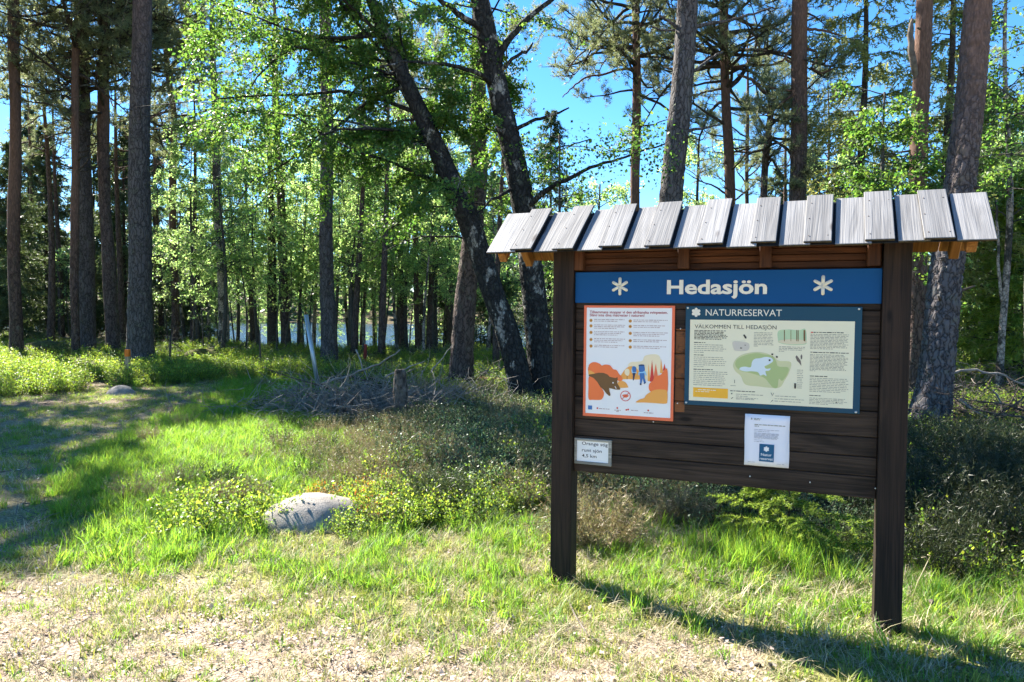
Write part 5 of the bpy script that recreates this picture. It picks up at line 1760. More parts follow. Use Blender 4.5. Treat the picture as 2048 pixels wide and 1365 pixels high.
def sprig(r, h, nst, nleaf, lsz, spread=0.12, up=0.8, lw=0.62):
    """a small bushy plant: woody stems with leaves"""
    mb = MB()
    C, D = [], []
    for i in range(nst):
        a = r.uniform(0, 2 * PI)
        p0 = np.array([math.cos(a), math.sin(a), 0]) * spread * math.sqrt(r.random())
        P = limb(p0, a + r.normal(0, 0.6), r.uniform(up - 0.4, up + 0.5), h * r.uniform(0.7, 1.25), 5, 0.2, 0.3, r)
        mb.tube(P, np.linspace(0.0035, 0.0012, 5), 3, False)
        c, d = along(P, r.uniform(0.3, 1.0, nleaf))
        C.append(c + r.normal(0, 0.016 + 0.35 * lsz, c.shape))
        D.append(d)
    C, D = np.vstack(C), np.vstack(D)
    C[:, 2] = np.maximum(C[:, 2], 0.005)
    sz = lsz * r.uniform(0.6, 1.3, len(C))
    V, Q = leaf_quads(C, sz, sz * lw, 0.9, D * 0.6 + r.normal(0, 0.7, C.shape), 0.1, r)
    return mb, V, Q

def two_mat(name, mb, V, Q, m0, m1):
    nv = mb.n
    Vw = np.vstack(mb.V)
    Qw = np.vstack(mb.Q)
    return mesh_from(name, np.vstack([Vw, V]), [np.vstack([Qw, Q + nv])], [m0, m1], False, np.concatenate([np.zeros(len(Qw)), np.ones(len(Q))]))

def heather_mesh(r, h, n=60, mt='heather', spread=0.1, fuzz=7):
    """upright heather: thin stems with needle-like side shoots"""
    a = r.uniform(0, 2 * PI, n)
    p0 = np.stack([np.cos(a), np.sin(a), 0 * a], 1) * (spread * np.sqrt(r.random(n)))[:, None]
    az = a + r.normal(0, 0.7, n)
    el = r.uniform(0.75, 1.5, n)
    d = np.stack([np.cos(az) * np.cos(el), np.sin(az) * np.cos(el), np.sin(el)], 1)
    L = h * r.uniform(0.5, 1.2, n)
    C, D = [], []
    for t in np.linspace(0.3, 1, fuzz):
        C.append(p0 + d * (L * t)[:, None])
        D.append(d)
    V1, T1 = needles(np.vstack(C), np.vstack(D), 4, 0.03, 0.005, 0.8, 0.02, r)
    s = unit(np.cross(d, r.normal(0, 1, (n, 3)))) * 0.0014
    V2 = np.stack([p0 - s, p0 + s, p0 + d * L[:, None]], 1).reshape(-1, 3)
    T2 = np.arange(n * 3).reshape(-1, 3) + len(V1)
    return mesh_from(mt, np.vstack([V1, V2]), [np.vstack([T1, T2])], [M[mt]])

SRC = bpy.data.collections.new('ground_cover_sources')

def scatter(name, meshes, P, idx, rot, scale):
    """one stuff object: the given meshes set on the points P"""
    col = bpy.data.collections.new(name + '_source')
    for i, me in enumerate(meshes):
        o = bpy.data.objects.new(f'{name}_{i:02d}', me)
        col.objects.link(o)
    me = bpy.data.meshes.new(name)
    me.vertices.add(len(P))
    me.vertices.foreach_set('co', np.asarray(P, np.float32).ravel())
    for nm, tp, val in (('idx', 'INT', idx), ('scl', 'FLOAT', scale)):
        a = me.attributes.new(nm, tp, 'POINT')
        a.data.foreach_set('value', np.asarray(val, np.int32 if tp == 'INT' else np.float32))
    a = me.attributes.new('rot', 'FLOAT_VECTOR', 'POINT')
    a.data.foreach_set('vector', np.asarray(rot, np.float32).ravel())
    o = put(name, me, kind='stuff')
    ng = bpy.data.node_groups.new(name, 'GeometryNodeTree')
    ng.interface.new_socket('Geometry', in_out='INPUT', socket_type='NodeSocketGeometry')
    ng.interface.new_socket('Geometry', in_out='OUTPUT', socket_type='NodeSocketGeometry')
    nd, lk = ng.nodes, ng.links
    gi, go = nd.new('NodeGroupInput'), nd.new('NodeGroupOutput')
    ci = nd.new('GeometryNodeCollectionInfo')
    ci.inputs['Collection'].default_value = col
    ci.inputs['Separate Children'].default_value = True
    ci.inputs['Reset Children'].default_value = True
    m2p = nd.new('GeometryNodeMeshToPoints')
    ip = nd.new('GeometryNodeInstanceOnPoints')
    ip.inputs['Pick Instance'].default_value = True
    def attr(nm, dt):
        a = nd.new('GeometryNodeInputNamedAttribute')
        a.data_type = dt
        a.inputs['Name'].default_value = nm
        return [q for q in a.outputs if q.enabled and q.name == 'Attribute'][0]
    e2r = nd.new('FunctionNodeEulerToRotation')
    lk.new(attr('rot', 'FLOAT_VECTOR'), e2r.inputs[0])
    lk.new(gi.outputs[0], m2p.inputs[0])
    lk.new(m2p.outputs[0], ip.inputs['Points'])
    lk.new(ci.outputs[0], ip.inputs['Instance'])
    lk.new(attr('idx', 'INT'), ip.inputs['Instance Index'])
    lk.new(e2r.outputs[0], ip.inputs['Rotation'])
    lk.new(attr('scl', 'FLOAT'), ip.inputs['Scale'])
    lk.new(ip.outputs[0], go.inputs[0])
    md = o.modifiers.new('scatter', 'NODES')
    md.node_group = ng
    return o

def pts_in(poly_px, dens, seed, soft=0.15, patch=None, ymax=26):
    """points on the ground inside a region measured in the photograph, dens per square metre"""
    r = np.random.default_rng(seed)
    C = np.array([ground(min(max(x, -2000), 4000), max(y, 668)) for x, y in poly_px])
    lo, hi = C[:, :2].min(0) - 0.5, C[:, :2].max(0) + 0.5
    lo[1], hi[1] = max(lo[1], 1.6), min(hi[1], ymax)
    n = int((hi[0] - lo[0]) * (hi[1] - lo[1]) * dens)
    n = min(n, 900000)
    x, y = r.uniform(lo[0], hi[0], n), r.uniform(lo[1], hi[1], n)
    jx, jy = x + r.normal(0, soft, n), y + r.normal(0, soft, n)
    px, py = project(np.stack([jx, jy, terrain(jx, jy)], 1))
    ok = inside(poly_px, np.nan_to_num(px, nan=-1e5), np.nan_to_num(py, nan=-1e5))
    if patch:
        v = wob(x, y, patch[0], seed) + r.normal(0, 0.25, n)
        ok &= v > patch[1]
    x, y = x[ok], y[ok]
    return np.stack([x, y, terrain(x, y)], 1)

def make(name, meshes, regions, seed):
    """regions: (points, (first mesh, last mesh), scale range)"""
    r = np.random.default_rng(seed)
    P = np.vstack([q[0] for q in regions])
    idx = np.concatenate([r.integers(q[1][0], q[1][1] + 1, len(q[0])) for q in regions])
    scl = np.concatenate([r.uniform(*q[2], len(q[0])) for q in regions])
    rot = np.stack([r.normal(0, 0.12, len(P)), r.normal(0, 0.12, len(P)), r.uniform(0, 2 * PI, len(P))], 1)
    return scatter(name, meshes, P, idx, rot, scl)

rg = np.random.default_rng(77)
LUSH = [(470, 765), (560, 775), (600, 830), (650, 860), (740, 880), (720, 930), (640, 985), (560, 1010), (520, 1060), (430, 1110), (330, 1135), (215, 1120), (160, 1030), (110, 985), (190, 905), (310, 850), (430, 805)]
FRONT = [(-300, 1120), (200, 1110), (430, 1100), (540, 1060), (700, 1070), (1000, 1060), (1120, 1000), (1180, 1060), (1420, 1060), (1760, 1090), (2300, 1130), (2300, 1700), (-300, 1700)]
NEAR_GREEN = [(430, 1110), (560, 1070), (700, 1075), (1000, 1050), (1140, 1000), (1170, 1080), (1300, 1130), (1290, 1220), (1120, 1250), (900, 1240), (700, 1210), (560, 1160)]
TUFT = [(1430, 1095), (1530, 1078), (1640, 1090), (1740, 1110), (1745, 1190), (1640, 1170), (1500, 1150), (1420, 1130)]
RIGHT_G = [(1780, 1130), (2100, 1120), (2200, 1280), (1850, 1290)]
BEHIND_BOARD = [(1150, 1020), (1400, 1040), (1450, 1090), (1420, 1150), (1300, 1150), (1160, 1090)]
UNDERB = [(1150, 1050), (1430, 1050), (1760, 1140), (2200, 1150), (2200, 1300), (1760, 1300), (1480, 1285), (1300, 1215), (1160, 1170)]
BEHIND_ALL = [(1090, 745), (1840, 745), (1840, 940), (1100, 960)]
LINGON = [(850, 830), (960, 800), (1100, 830), (1110, 960), (1180, 940), (1420, 975), (1420, 1020), (1180, 1000), (1080, 1000), (960, 1010), (850, 970), (780, 920)]
HEATH = [(640, 870), (720, 850), (860, 840), (880, 930), (820, 985), (720, 985), (590, 960), (560, 920)]
BILB_LEFT = [(-500, 690), (0, 680), (150, 690), (225, 715), (230, 760), (160, 785), (0, 795), (-500, 800)]
BILB_MID = [(250, 745), (300, 715), (480, 700), (640, 740), (640, 765), (480, 760), (400, 765), (330, 775), (260, 780)]
BILB_BIRCH = [(820, 790), (900, 780), (1040, 790), (1060, 830), (1000, 850), (880, 830)]
BILB_STONE = [(430, 1010), (505, 1000), (512, 1050), (470, 1075), (420, 1060)]
BILB_STONE2 = [(690, 975), (720, 955), (800, 950), (1000, 985), (1095, 1000), (1090, 1080), (960, 1060), (800, 1075), (715, 1050)]
BACK_BOARD2 = [(1400, 930), (1820, 930), (1820, 1080), (1740, 1100), (1640, 1075), (1420, 1060)]
DARK_R = [(1815, 900), (1900, 880), (2060, 905), (2400, 930), (2400, 1150), (2048, 1150), (1900, 1140), (1815, 1110)]
FLOOR_R = [(1890, 700), (2400, 690), (2400, 900), (2048, 900), (1900, 880)]
FLOOR_L = [(-900, 672), (2400, 672), (2400, 730), (1150, 790), (900, 790), (660, 770), (480, 745), (250, 735), (-900, 700)]

grass_meshes = []
for i in range(4):
    V, Q = blades(34, 0.17, 0.06, 0.0050, 0.75, rg)
    grass_meshes.append(mesh_from('grass_tuft', V, Q, [M['grass']]))
for i in range(4):
    V, Q = blades(22, 0.085, 0.07, 0.0042, 0.9, rg)
    grass_meshes.append(mesh_from('short_grass', V, Q, [M['grass_pale' if i % 2 else 'grass']]))
for i in range(3):
    V, Q = blades(18, 0.10, 0.08, 0.0036, 1.5, rg)
    grass_meshes.append(mesh_from('straw_tuft', V, Q, [M['straw']]))
for i in range(2):
    V, Q = blades(30, 0.26, 0.05, 0.0048, 0.45, rg, 4)
    grass_meshes.append(mesh_from('tall_grass', V, Q, [M['grass']]))
make('grass', grass_meshes, [
    (pts_in(LUSH, 210, 1), (0, 3), (0.5, 1.05)),
    (pts_in(LUSH, 70, 2), (5, 8), (0.7, 1.2)),
    (pts_in(FRONT, 120, 3, 0.1, (0.55, 0.15)), (4, 7), (0.5, 1.1)),
    (pts_in(FRONT, 110, 4), (4, 7), (0.35, 0.8)),
    (pts_in(FRONT, 110, 5), (8, 10), (0.4, 0.95)),
    (pts_in(NEAR_GREEN, 200, 6, 0.12, (0.45, -0.15)), (0, 7), (0.45, 0.9)),
    (pts_in(NEAR_GREEN, 110, 7), (4, 8), (0.6, 1.1)),
    (pts_in(TUFT, 170, 8, 0.13, (0.35, -0.2)), (11, 12), (0.45, 1.05)),
    (pts_in(TUFT, 120, 18, 0.12), (0, 8), (0.6, 1.2)),
    (pts_in(RIGHT_G, 150, 9), (0, 8), (0.5, 1.0)),
    (pts_in(BEHIND_BOARD, 160, 10), (3, 9), (0.6, 1.1)),
    (pts_in(UNDERB, 130, 61, 0.1, (0.4, -0.3)), (0, 7), (0.5, 0.95)),
    (pts_in(UNDERB, 150, 62), (5, 10), (0.6, 1.3)),
    (pts_in(PATH_PX, 130, 11, 0.2, (0.6, -0.3)), (4, 8), (0.5, 1.0)),
    (pts_in(PATH_PX, 22, 12, 0.2), (5, 10), (0.4, 0.8)),
    (pts_in(HEATH, 130, 13), (1, 9), (0.6, 1.2)),
    (pts_in(BILB_STONE2, 90, 14), (0, 8), (0.5, 1.1)),
    (pts_in(BILB_MID, 25, 15), (0, 7), (0.6, 1.2)),
    (pts_in([(440, 760), (640, 760), (700, 800), (620, 840), (520, 800)], 130, 16), (0, 5), (0.6, 1.2)),
], 100)

bil = []
for i in range(3):
    bil.append(two_mat('bilberry', *sprig(rg, 0.23, 16, 40, 0.023), M['dark_twig'], M['leaf_bilberry']))
bil.append(two_mat('bilberry', *sprig(rg, 0.20, 13, 34, 0.022), M['dark_twig'], M['leaf_bilberry_red']))
make('bilberry_cover', bil, [
    (pts_in(BILB_LEFT, 20, 21, 0.15, (1.1, -0.45)), (0, 2), (0.8, 1.7)),
    (pts_in(BILB_MID, 16, 22, 0.15, (1.3, -0.3)), (0, 2), (0.9, 1.7)),
    (pts_in(BILB_BIRCH, 20, 23), (0, 2), (0.7, 1.3)),
    (pts_in(BILB_STONE, 50, 24), (0, 2), (0.7, 1.25)),
    (pts_in(BILB_STONE2, 40, 25, 0.1, (0.5, -0.1)), (0, 2), (0.6, 1.15)),
    (pts_in([(705, 1050), (725, 985), (800, 990), (800, 1060), (720, 1072)], 60, 36), (0, 3), (0.6, 1.1)),
    (pts_in([(650, 985), (760, 980), (790, 1030), (690, 1035)], 30, 26), (3, 3), (0.5, 0.8)),
    (pts_in(FLOOR_L, 7, 27, 0.3, (2.2, -0.35), 22), (0, 2), (0.7, 1.35)),
    (pts_in(FLOOR_L, 7, 37, 0.3, (2.2, -0.2), 29), (0, 2), (0.6, 1.5)),
    (pts_in(FLOOR_R, 12, 28, 0.2, (1.2, -0.1)), (0, 2), (0.9, 1.7)),
    (pts_in(DARK_R, 18, 29), (0, 2), (0.7, 1.3)),
    (pts_in(BEHIND_ALL, 14, 38, 0.2), (0, 2), (0.7, 1.5)),
    (pts_in(LINGON, 10, 39, 0.15, (0.7, 0.1)), (0, 2), (0.7, 1.2)),
], 101)
lin = [two_mat('lingonberry', *sprig(rg, 0.20, 14, 22, 0.017, 0.13, 0.7, 0.55), M['dark_twig'], M['leaf_lingon']) for i in range(3)]
make('lingonberry_cover', lin, [
    (pts_in(LINGON, 55, 31), (0, 2), (0.9, 1.7)),
    (pts_in(DARK_R, 12, 32), (0, 2), (0.6, 1.2)),
    (pts_in(BACK_BOARD2, 40, 35), (0, 2), (0.7, 1.3)),
    (pts_in(BEHIND_ALL, 16, 66), (0, 2), (0.8, 1.6)),
    (pts_in(BILB_STONE2, 9, 33), (0, 2), (0.6, 1.0)),
    (pts_in(FLOOR_L, 3, 34, 0.3, (2.0, 0.2)), (0, 2), (1.2, 2.2)),
], 102)
hea = [heather_mesh(rg, 0.26, 60) for i in range(3)] + [heather_mesh(rg, 0.28, 60, 'heather_green') for i in range(2)] + [heather_mesh(rg, 0.28, 60, 'heather_dark') for i in range(2)]
make('heather_cover', hea, [
    (pts_in(HEATH, 26, 41), (0, 3), (0.5, 0.95)),
    (pts_in(LINGON, 14, 42), (0, 4), (0.8, 1.4)),
    (pts_in([(1150, 960), (1260, 1000), (1260, 1045), (1150, 1040)], 15, 43), (0, 2), (0.7, 1.15)),
    (pts_in([(1250, 980), (1420, 1010), (1420, 1050), (1260, 1050)], 8, 50), (0, 4), (0.6, 1.0)),
    (pts_in(DARK_R, 40, 44), (5, 6), (0.7, 1.45)),
    (pts_in(DARK_R, 6, 48, 0.1, (0.8, 0.3)), (3, 4), (0.7, 1.3)),
    (pts_in(BACK_BOARD2, 16, 49), (3, 6), (0.6, 1.1)),
    (pts_in(LUSH, 6, 45, 0.2, (0.9, 0.3)), (0, 4), (0.5, 0.9)),
    (pts_in(BILB_STONE2, 14, 46, 0.2, (0.8, 0.1)), (0, 3), (0.6, 1.0)),
    (pts_in(BILB_BIRCH, 10, 47), (0, 4), (0.8, 1.3)),
], 103)

def rosette(r, n, L, w):
    a = np.sort(r.uniform(0, 2 * PI, n))
    e = r.uniform(0.15, 0.8, n)
    d = np.stack([np.cos(a) * np.cos(e), np.sin(a) * np.cos(e), np.sin(e)], 1)
    C = d * 0.012
    C[:, 2] += 0.004
    return leaf_quads(C, L * r.uniform(0.6, 1.3, n), w, 3.0, d, 0.1, r)
wd_ = [mesh_from('weed', *rosette(rg, 9, 0.055, 0.017), [M['leaf_bilberry']]) for i in range(2)] + [mesh_from('weed', *rosette(rg, 14, 0.028, 0.02), [M['leaf_birch']]) for i in range(2)]
make('low_weeds', wd_, [
    (pts_in(FRONT, 16, 63, 0.1, (0.5, -0.1)), (0, 1), (0.4, 0.9)),
    (pts_in(UNDERB, 40, 64), (0, 3), (0.6, 1.4)),
    (pts_in(LUSH, 12, 65), (0, 3), (0.8, 1.6)),
], 105)
lit = []
for i in range(4):
    n_ = 16
    C = np.stack([rg.normal(0, 0.07, n_), rg.normal(0, 0.07, n_), rg.uniform(0.002, 0.014, n_)], 1)
    d = rg.normal(0, 1, (n_, 3))
    d[:, 2] *= 0.22
    sz = 0.007 + 0.026 * rg.random(n_) ** 2.2
    V, Q = leaf_quads(C, sz, sz * 0.7, 2.5, d, 0.12, rg)
    lit.append(mesh_from('litter', V, Q, [M['litter']]))
for i in range(3):
    mb = MB()
    for k in range(5):
        P = limb((*rg.normal(0, 0.08, 2), 0.006), rg.uniform(0, 6.28), rg.uniform(-0.03, 0.08), rg.uniform(0.05, 0.22), 4, 0.2, 0, rg)
        P[:, 2] = np.maximum(P[:, 2], 0.004)
        mb.tube(P, np.linspace(0.003, 0.0012, 4), 4, False)
    lit.append(mb.mesh('twiglets', [M['dead_twig' if i else 'dark_twig']], True))
mb = MB()
for k in range(3):
    p = np.array([*rg.normal(0, 0.12, 2), 0.014])
    a = rg.uniform(0, 6.28)
    d = np.array([math.cos(a), math.sin(a), 0.05])
    mb.tube([p + d * t for t in (0, 0.008, 0.02, 0.034, 0.044)], [0.006, 0.013, 0.014, 0.009, 0.003], 7)
lit.append(mb.mesh('cones', [M['dark_twig']]))
make('forest_litter', lit, [
    (pts_in(FORE_PX, 1.5, 71), (7, 7), (0.7, 1.1)),
    (pts_in(UNDERB, 3, 72), (7, 7), (0.7, 1.1)),
    (pts_in(FORE_PX, 75, 51), (0, 3), (0.5, 1.2)),
    (pts_in(FORE_PX, 6, 52), (5, 6), (0.4, 0.9)),
    (pts_in(FRONT, 60, 53, 0.1, (0.5, 0.0)), (0, 3), (0.5, 1.2)),
    (pts_in(UNDER_PX, 90, 54), (0, 4), (0.6, 1.2)),
    (pts_in(PATH_PX, 14, 55), (0, 5), (0.6, 1.5)),
    (pts_in(LUSH, 20, 56), (0, 3), (0.6, 1.2)),
    (pts_in(FLOOR_L, 10, 57), (0, 6), (1.5, 3.5)),
    (pts_in(FLOOR_R, 30, 58), (0, 6), (1.2, 3.0)),
    (pts_in(BEHIND_BOARD, 60, 59), (0, 5), (0.6, 1.3)),
], 104)

# ------------------------------------------------------------------ stones, stumps, posts and brushwood
def rock(name, c, dims, seed, mt, label, cat, rz=0.0, sub=4, amp=0.08):
    bm = bmesh.new()
    bmesh.ops.create_icosphere(bm, subdivisions=sub, radius=1)
    r = np.random.default_rng(seed)
    Pv = np.array([v.co for v in bm.verts])
    d = np.zeros(len(Pv))
    for f, a in ((1.3, amp), (2.6, amp * 0.5), (6, amp * 0.16), (13, amp * 0.07)):
        for _ in range(4):
            k = r.normal(0, 1, 3) * f
            d += a * 0.5 * np.sin(Pv @ k + r.uniform(0, 6))
    for v, dd_ in zip(bm.verts, d):
        v.co = v.co * (1 + dd_)
        v.co = Vector((v.co.x * dims[0], v.co.y * dims[1], v.co.z * dims[2]))
    me = bpy.data.meshes.new(name)
    bm.to_mesh(me)
    bm.free()
    me.polygons.foreach_set('use_smooth', np.ones(len(me.polygons), bool))
    me.materials.append(M[mt])
    o = put(name, me, None, c)
    o.rotation_euler = (0, 0, rz)
    return tag(o, label, cat)
g = ground(628, 1052)
rock('boulder', (g[0] - 0.03, g[1] + 0.20, -0.075), (0.43, 0.40, 0.30), 3, 'granite', 'low rounded grey granite boulder half buried in the grass', 'boulder', 0.2)
g = ground(222, 795)
rock('boulder', (g[0] + 0.05, g[1] + 0.25, -0.06), (0.26, 0.25, 0.25), 5, 'granite', 'small grey boulder at the path edge below the bilberry bank', 'boulder', 0.5)
def mound(px, Y, dims, seed, label, dz=0.0):
    x = at(px, 660, Y)[0]
    return rock('moss_mound', (x, Y, float(terrain(x, Y)) + dz), dims, seed, 'moss', label, 'moss mound', seed)
mound(405, 20.5, (0.75, 0.6, 0.42), 11, 'yellowish mossy hummock behind the thin dark post', 0.05)
mound(95, 21, (1.1, 0.8, 0.5), 12, 'broad mossy hummock in the bilberry beside the slim red edge pine')
mound(150, 17.5, (0.9, 0.7, 0.34), 13, 'dark mossy bank above the small boulder')
mound(1850, 9.1, (0.55, 0.4, 0.20), 14, 'low yellow-brown moss cushion at the foot of the big leaning pine')
mound(880, 13.6, (0.5, 0.4, 0.20), 15, 'mossy cushion beside the grey pine foot')
mound(2040, 9.3, (0.4, 0.3, 0.14), 16, 'orange-brown moss cushion below the branch heap at the right edge')

def stick(name, P, R, mt, label, cat, k=8):
    P = np.asarray(P, float)
    b0 = P[0].copy()
    mb = MB()
    mb.tube(P - b0, R, k)
    o = put(name, mb.mesh(name, [M[mt]], True), None, tuple(b0))
    return tag(o, label, cat)

# marker post with an orange cap
g = at(255, 700, 16.0)
zb = float(terrain(g[0], 16.0))
mp_ = empty('marker_post', (g[0], 16.0, zb), 'pale wooden marker post with a bright orange top', 'marker post')
M['pale_post'] = wood('pale_post_wood', (0.26, 0.18, 0.10), (0.45, 0.34, 0.20), axis=2, bump=0.3)
M['orange'] = plain('orange_paint', (0.80, 0.19, 0.015), 0.5)
put('shaft', bevel_box('shaft', (-0.045, -0.045, -0.1), (0.045, 0.045, 0.48), [M['pale_post']], 0.008, 2), mp_)
put('painted_top', bevel_box('painted_top', (-0.047, -0.047, 0.48), (0.047, 0.047, 0.64), [M['orange']], 0.012, 2), mp_)
def thin_post(px, Y, ztop, w, mt, label, lean=0.0, name='fence_post'):
    x = at(px, 680, Y)[0]
    z = float(terrain(x, Y))
    return stick(name, [(x, Y, z - 0.1), (x + lean * 0.5, Y, z + ztop * 0.5), (x + lean, Y, z + ztop)], [w, w * 0.95, w * 0.85], mt, label, 'post')
thin_post(339, 17.6, 0.82, 0.026, 'dark_twig', 'thin dark post right of the tall dark pine', 0.02)
thin_post(521, 18.2, 0.90, 0.026, 'dark_twig', 'thin dark post standing alone left of the grey pipe', -0.02)
M['red_post'] = mottled('weathered_red_paint', [(0.3, (0.16, 0.025, 0.02)), (0.7, (0.27, 0.05, 0.035))], scale=20, bump=0.2)
thin_post(729, 20.0, 0.62, 0.05, 'red_post', 'short dull red post behind the brushwood pile', 0.03)
M['galv'] = plain('galvanised_pipe', (0.36, 0.42, 0.46), 0.4, 0.5, 0.6)
b_ = ground(641, 792)
top = at(612, 630, 13.75)
o = stick('pipe', [(b_[0], 13.7, -0.05), tuple((np.array([b_[0], 13.7, -0.05]) + top) / 2), tuple(top)], [0.042, 0.042, 0.042], 'galv', 'grey metal pipe leaning left beside the brushwood pile', 'pipe', 12)
# rotten stump
b_ = ground(803, 848)
z0s = float(terrain(b_[0], 10.2))
zz = np.linspace(-0.05, 0.80, 28)
k_ = 22
th = np.linspace(0, 2 * PI, k_, endpoint=False)
TH, ZZ = np.meshgrid(th, zz)
rr = 0.088 + 0.014 * np.sin(TH * 3 + ZZ * 4) + 0.012 * np.sin(TH * 7 - ZZ * 9) + 0.008 * np.sin(TH * 13 + ZZ * 31) + 0.03 * np.exp(-(ZZ + 0.05) / 0.12) - 0.02 * (ZZ > 0.5) * (ZZ - 0.5) / 0.26
mb = MB()
ctr_ = np.stack([0.01 * np.sin(zz * 5), 0 * zz, zz + 0.0], 1)
mb.tube(ctr_, np.zeros(len(zz)), k_, True, rr)
st_ = put('tree_stump', mb.mesh('tree_stump', [M['rot']], True), None, (b_[0], 10.2, z0s))
tag(st_, 'rotten broken stump like a short post before the brushwood', 'stump')
# debarked log behind the birch
l0, l1_ = at(905, 772, 15.2), at(1022, 775, 14.6)
for q in (l0, l1_):
    q[2] = float(terrain(q[0], q[1])) + 0.09
stick('fallen_log', [l0, (l0 + l1_) / 2 + [0, 0, 0.01], l1_], [0.085, 0.09, 0.088], 'red_log', 'reddish debarked log lying behind the old birch foot', 'log', 14)

def brush_pile(label, c, spread, n_big, n_twig, seed, big, zmax=0.55, mt='dead_twig'):
    r = np.random.default_rng(seed)
    z = float(terrain(*c))
    root = empty('brushwood_pile', (c[0], c[1], z), label, 'brushwood pile')
    for pts, w in big:
        P = np.array([np.array(q) for q in pts]) - np.array([c[0], c[1], z])
        u = np.linspace(0, len(P) - 1, (len(P) - 1) * 4 + 1)
        P2 = np.stack([np.interp(u, np.arange(len(P)), P[:, i]) for i in range(3)], 1)
        P2[1:-1] += r.normal(0, 0.012, P2[1:-1].shape)
        mb = MB()
        mb.tube(P2, np.linspace(w, w * 0.45, len(P2)), 7)
        put('branch', mb.mesh('branch', [M['pale_branch']], True), root)
    for i in range(n_big):
        p0 = np.array([r.normal(0, spread[0] * 0.45), r.normal(0, spread[1] * 0.45), r.uniform(0.02, zmax * 0.6)])
        P = limb(p0, r.uniform(0, 6.28), r.uniform(-0.15, 0.5), r.uniform(0.7, 1.8), 8, 0.16, -0.3, r)
        gz = np.array([float(terrain(c[0] + q[0], c[1] + q[1])) - z for q in P])
        P[:, 2] = np.maximum(P[:, 2], gz + 0.02)
        mb = MB()
        mb.tube(P, np.linspace(r.uniform(0.012, 0.026), 0.004, 8), 6)
        for k in range(7):
            p, tg = along(P, np.array([r.uniform(0.25, 0.95)]))
            S_ = limb(p[0], math.atan2(tg[0, 1], tg[0, 0]) + r.choice([-1, 1]) * r.uniform(0.5, 1.2), r.uniform(-0.4, 0.9), r.uniform(0.15, 0.5), 5, 0.25, 0, r)
            mb.tube(S_, np.linspace(0.006, 0.002, 5), 4, False)
        put('branch', mb.mesh('branch', [M[mt if r.random() < 0.6 else 'dark_twig']], True), root)
    mb = MB()
    for i in range(n_twig):
        p0 = np.array([r.normal(0, spread[0] * 0.5), r.normal(0, spread[1] * 0.5), abs(r.normal(0, zmax * 0.4))])
        P = limb(p0, r.uniform(0, 6.28), r.uniform(-0.5, 0.7), r.uniform(0.2, 0.7), 5, 0.25, 0, r)
        P[:, 2] = np.maximum(P[:, 2], float(terrain(c[0] + p0[0], c[1] + p0[1])) - z + 0.01)
        mb.tube(P, np.linspace(0.006, 0.0025, 5), 3, False)
    put('twigs', mb.mesh('twigs', [M['pale_branch' if mt == 'dead_twig' else mt]], True), root, kind='stuff')
    return root
def W3(px, py, Y):
    return tuple(at(px, py, Y))
brush_pile('tangled pile of dry grey brushwood beside the rotten stump', (-2.0, 11.2), (1.8, 0.9), 30, 2300, 61,
           [([W3(640, 770, 11.8), W3(700, 750, 11.6), W3(760, 728, 11.4), W3(800, 700, 11.2)], 0.022), ([W3(770, 755, 11), W3(820, 735, 11.1), W3(850, 722, 11.3)], 0.014),
            ([W3(640, 805, 11.0), W3(680, 815, 10.6), W3(745, 808, 10.3)], 0.018), ([W3(712, 700, 12), W3(722, 725, 11.9), W3(735, 760, 11.6)], 0.016),
            ([W3(625, 830, 10.6), W3(640, 790, 10.7), W3(660, 755, 10.9)], 0.012), ([W3(862, 745, 11.4), W3(885, 715, 11.6), W3(905, 690, 12)], 0.012)], 0.5)
brush_pile('loose grey brushwood lying between the grey pine and the birch stems', (0.1, 15.6), (1.5, 0.8), 8, 160, 62, [], 0.5)
brush_pile('wide heap of dark dead branches at the right edge behind the shaded heather', (7.3, 10.2), (1.7, 1.1), 26, 900, 63,
           [([W3(1895, 745, 10.2), W3(1950, 742, 10.2), W3(2010, 752, 10.1), W3(2080, 790, 10)], 0.022), ([W3(1920, 800, 9.8), W3(1960, 830, 9.6), W3(2010, 855, 9.5)], 0.016),
            ([W3(1900, 858, 9.5), W3(1970, 865, 9.4), W3(2060, 868, 9.3)], 0.03), ([W3(1985, 780, 10), W3(2005, 820, 9.9), W3(2030, 850, 9.8)], 0.014)], 0.6, 'dark_twig')
brush_pile('pale brushwood scattered on the forest floor behind the big leaning pine', (9.0, 14.5), (2.4, 1.3), 18, 800, 64, [], 0.6)
brush_pile('dry twigs heaped under the pines left of the tall dark pine', (-13.5, 22.5), (2.5, 1.0), 10, 260, 65, [], 0.5)
brush_pile('dry twigs on the floor between the tall dark pine and the pale grey birch', (-10, 21.5), (2.2, 1.0), 8, 240, 66, [], 0.45)

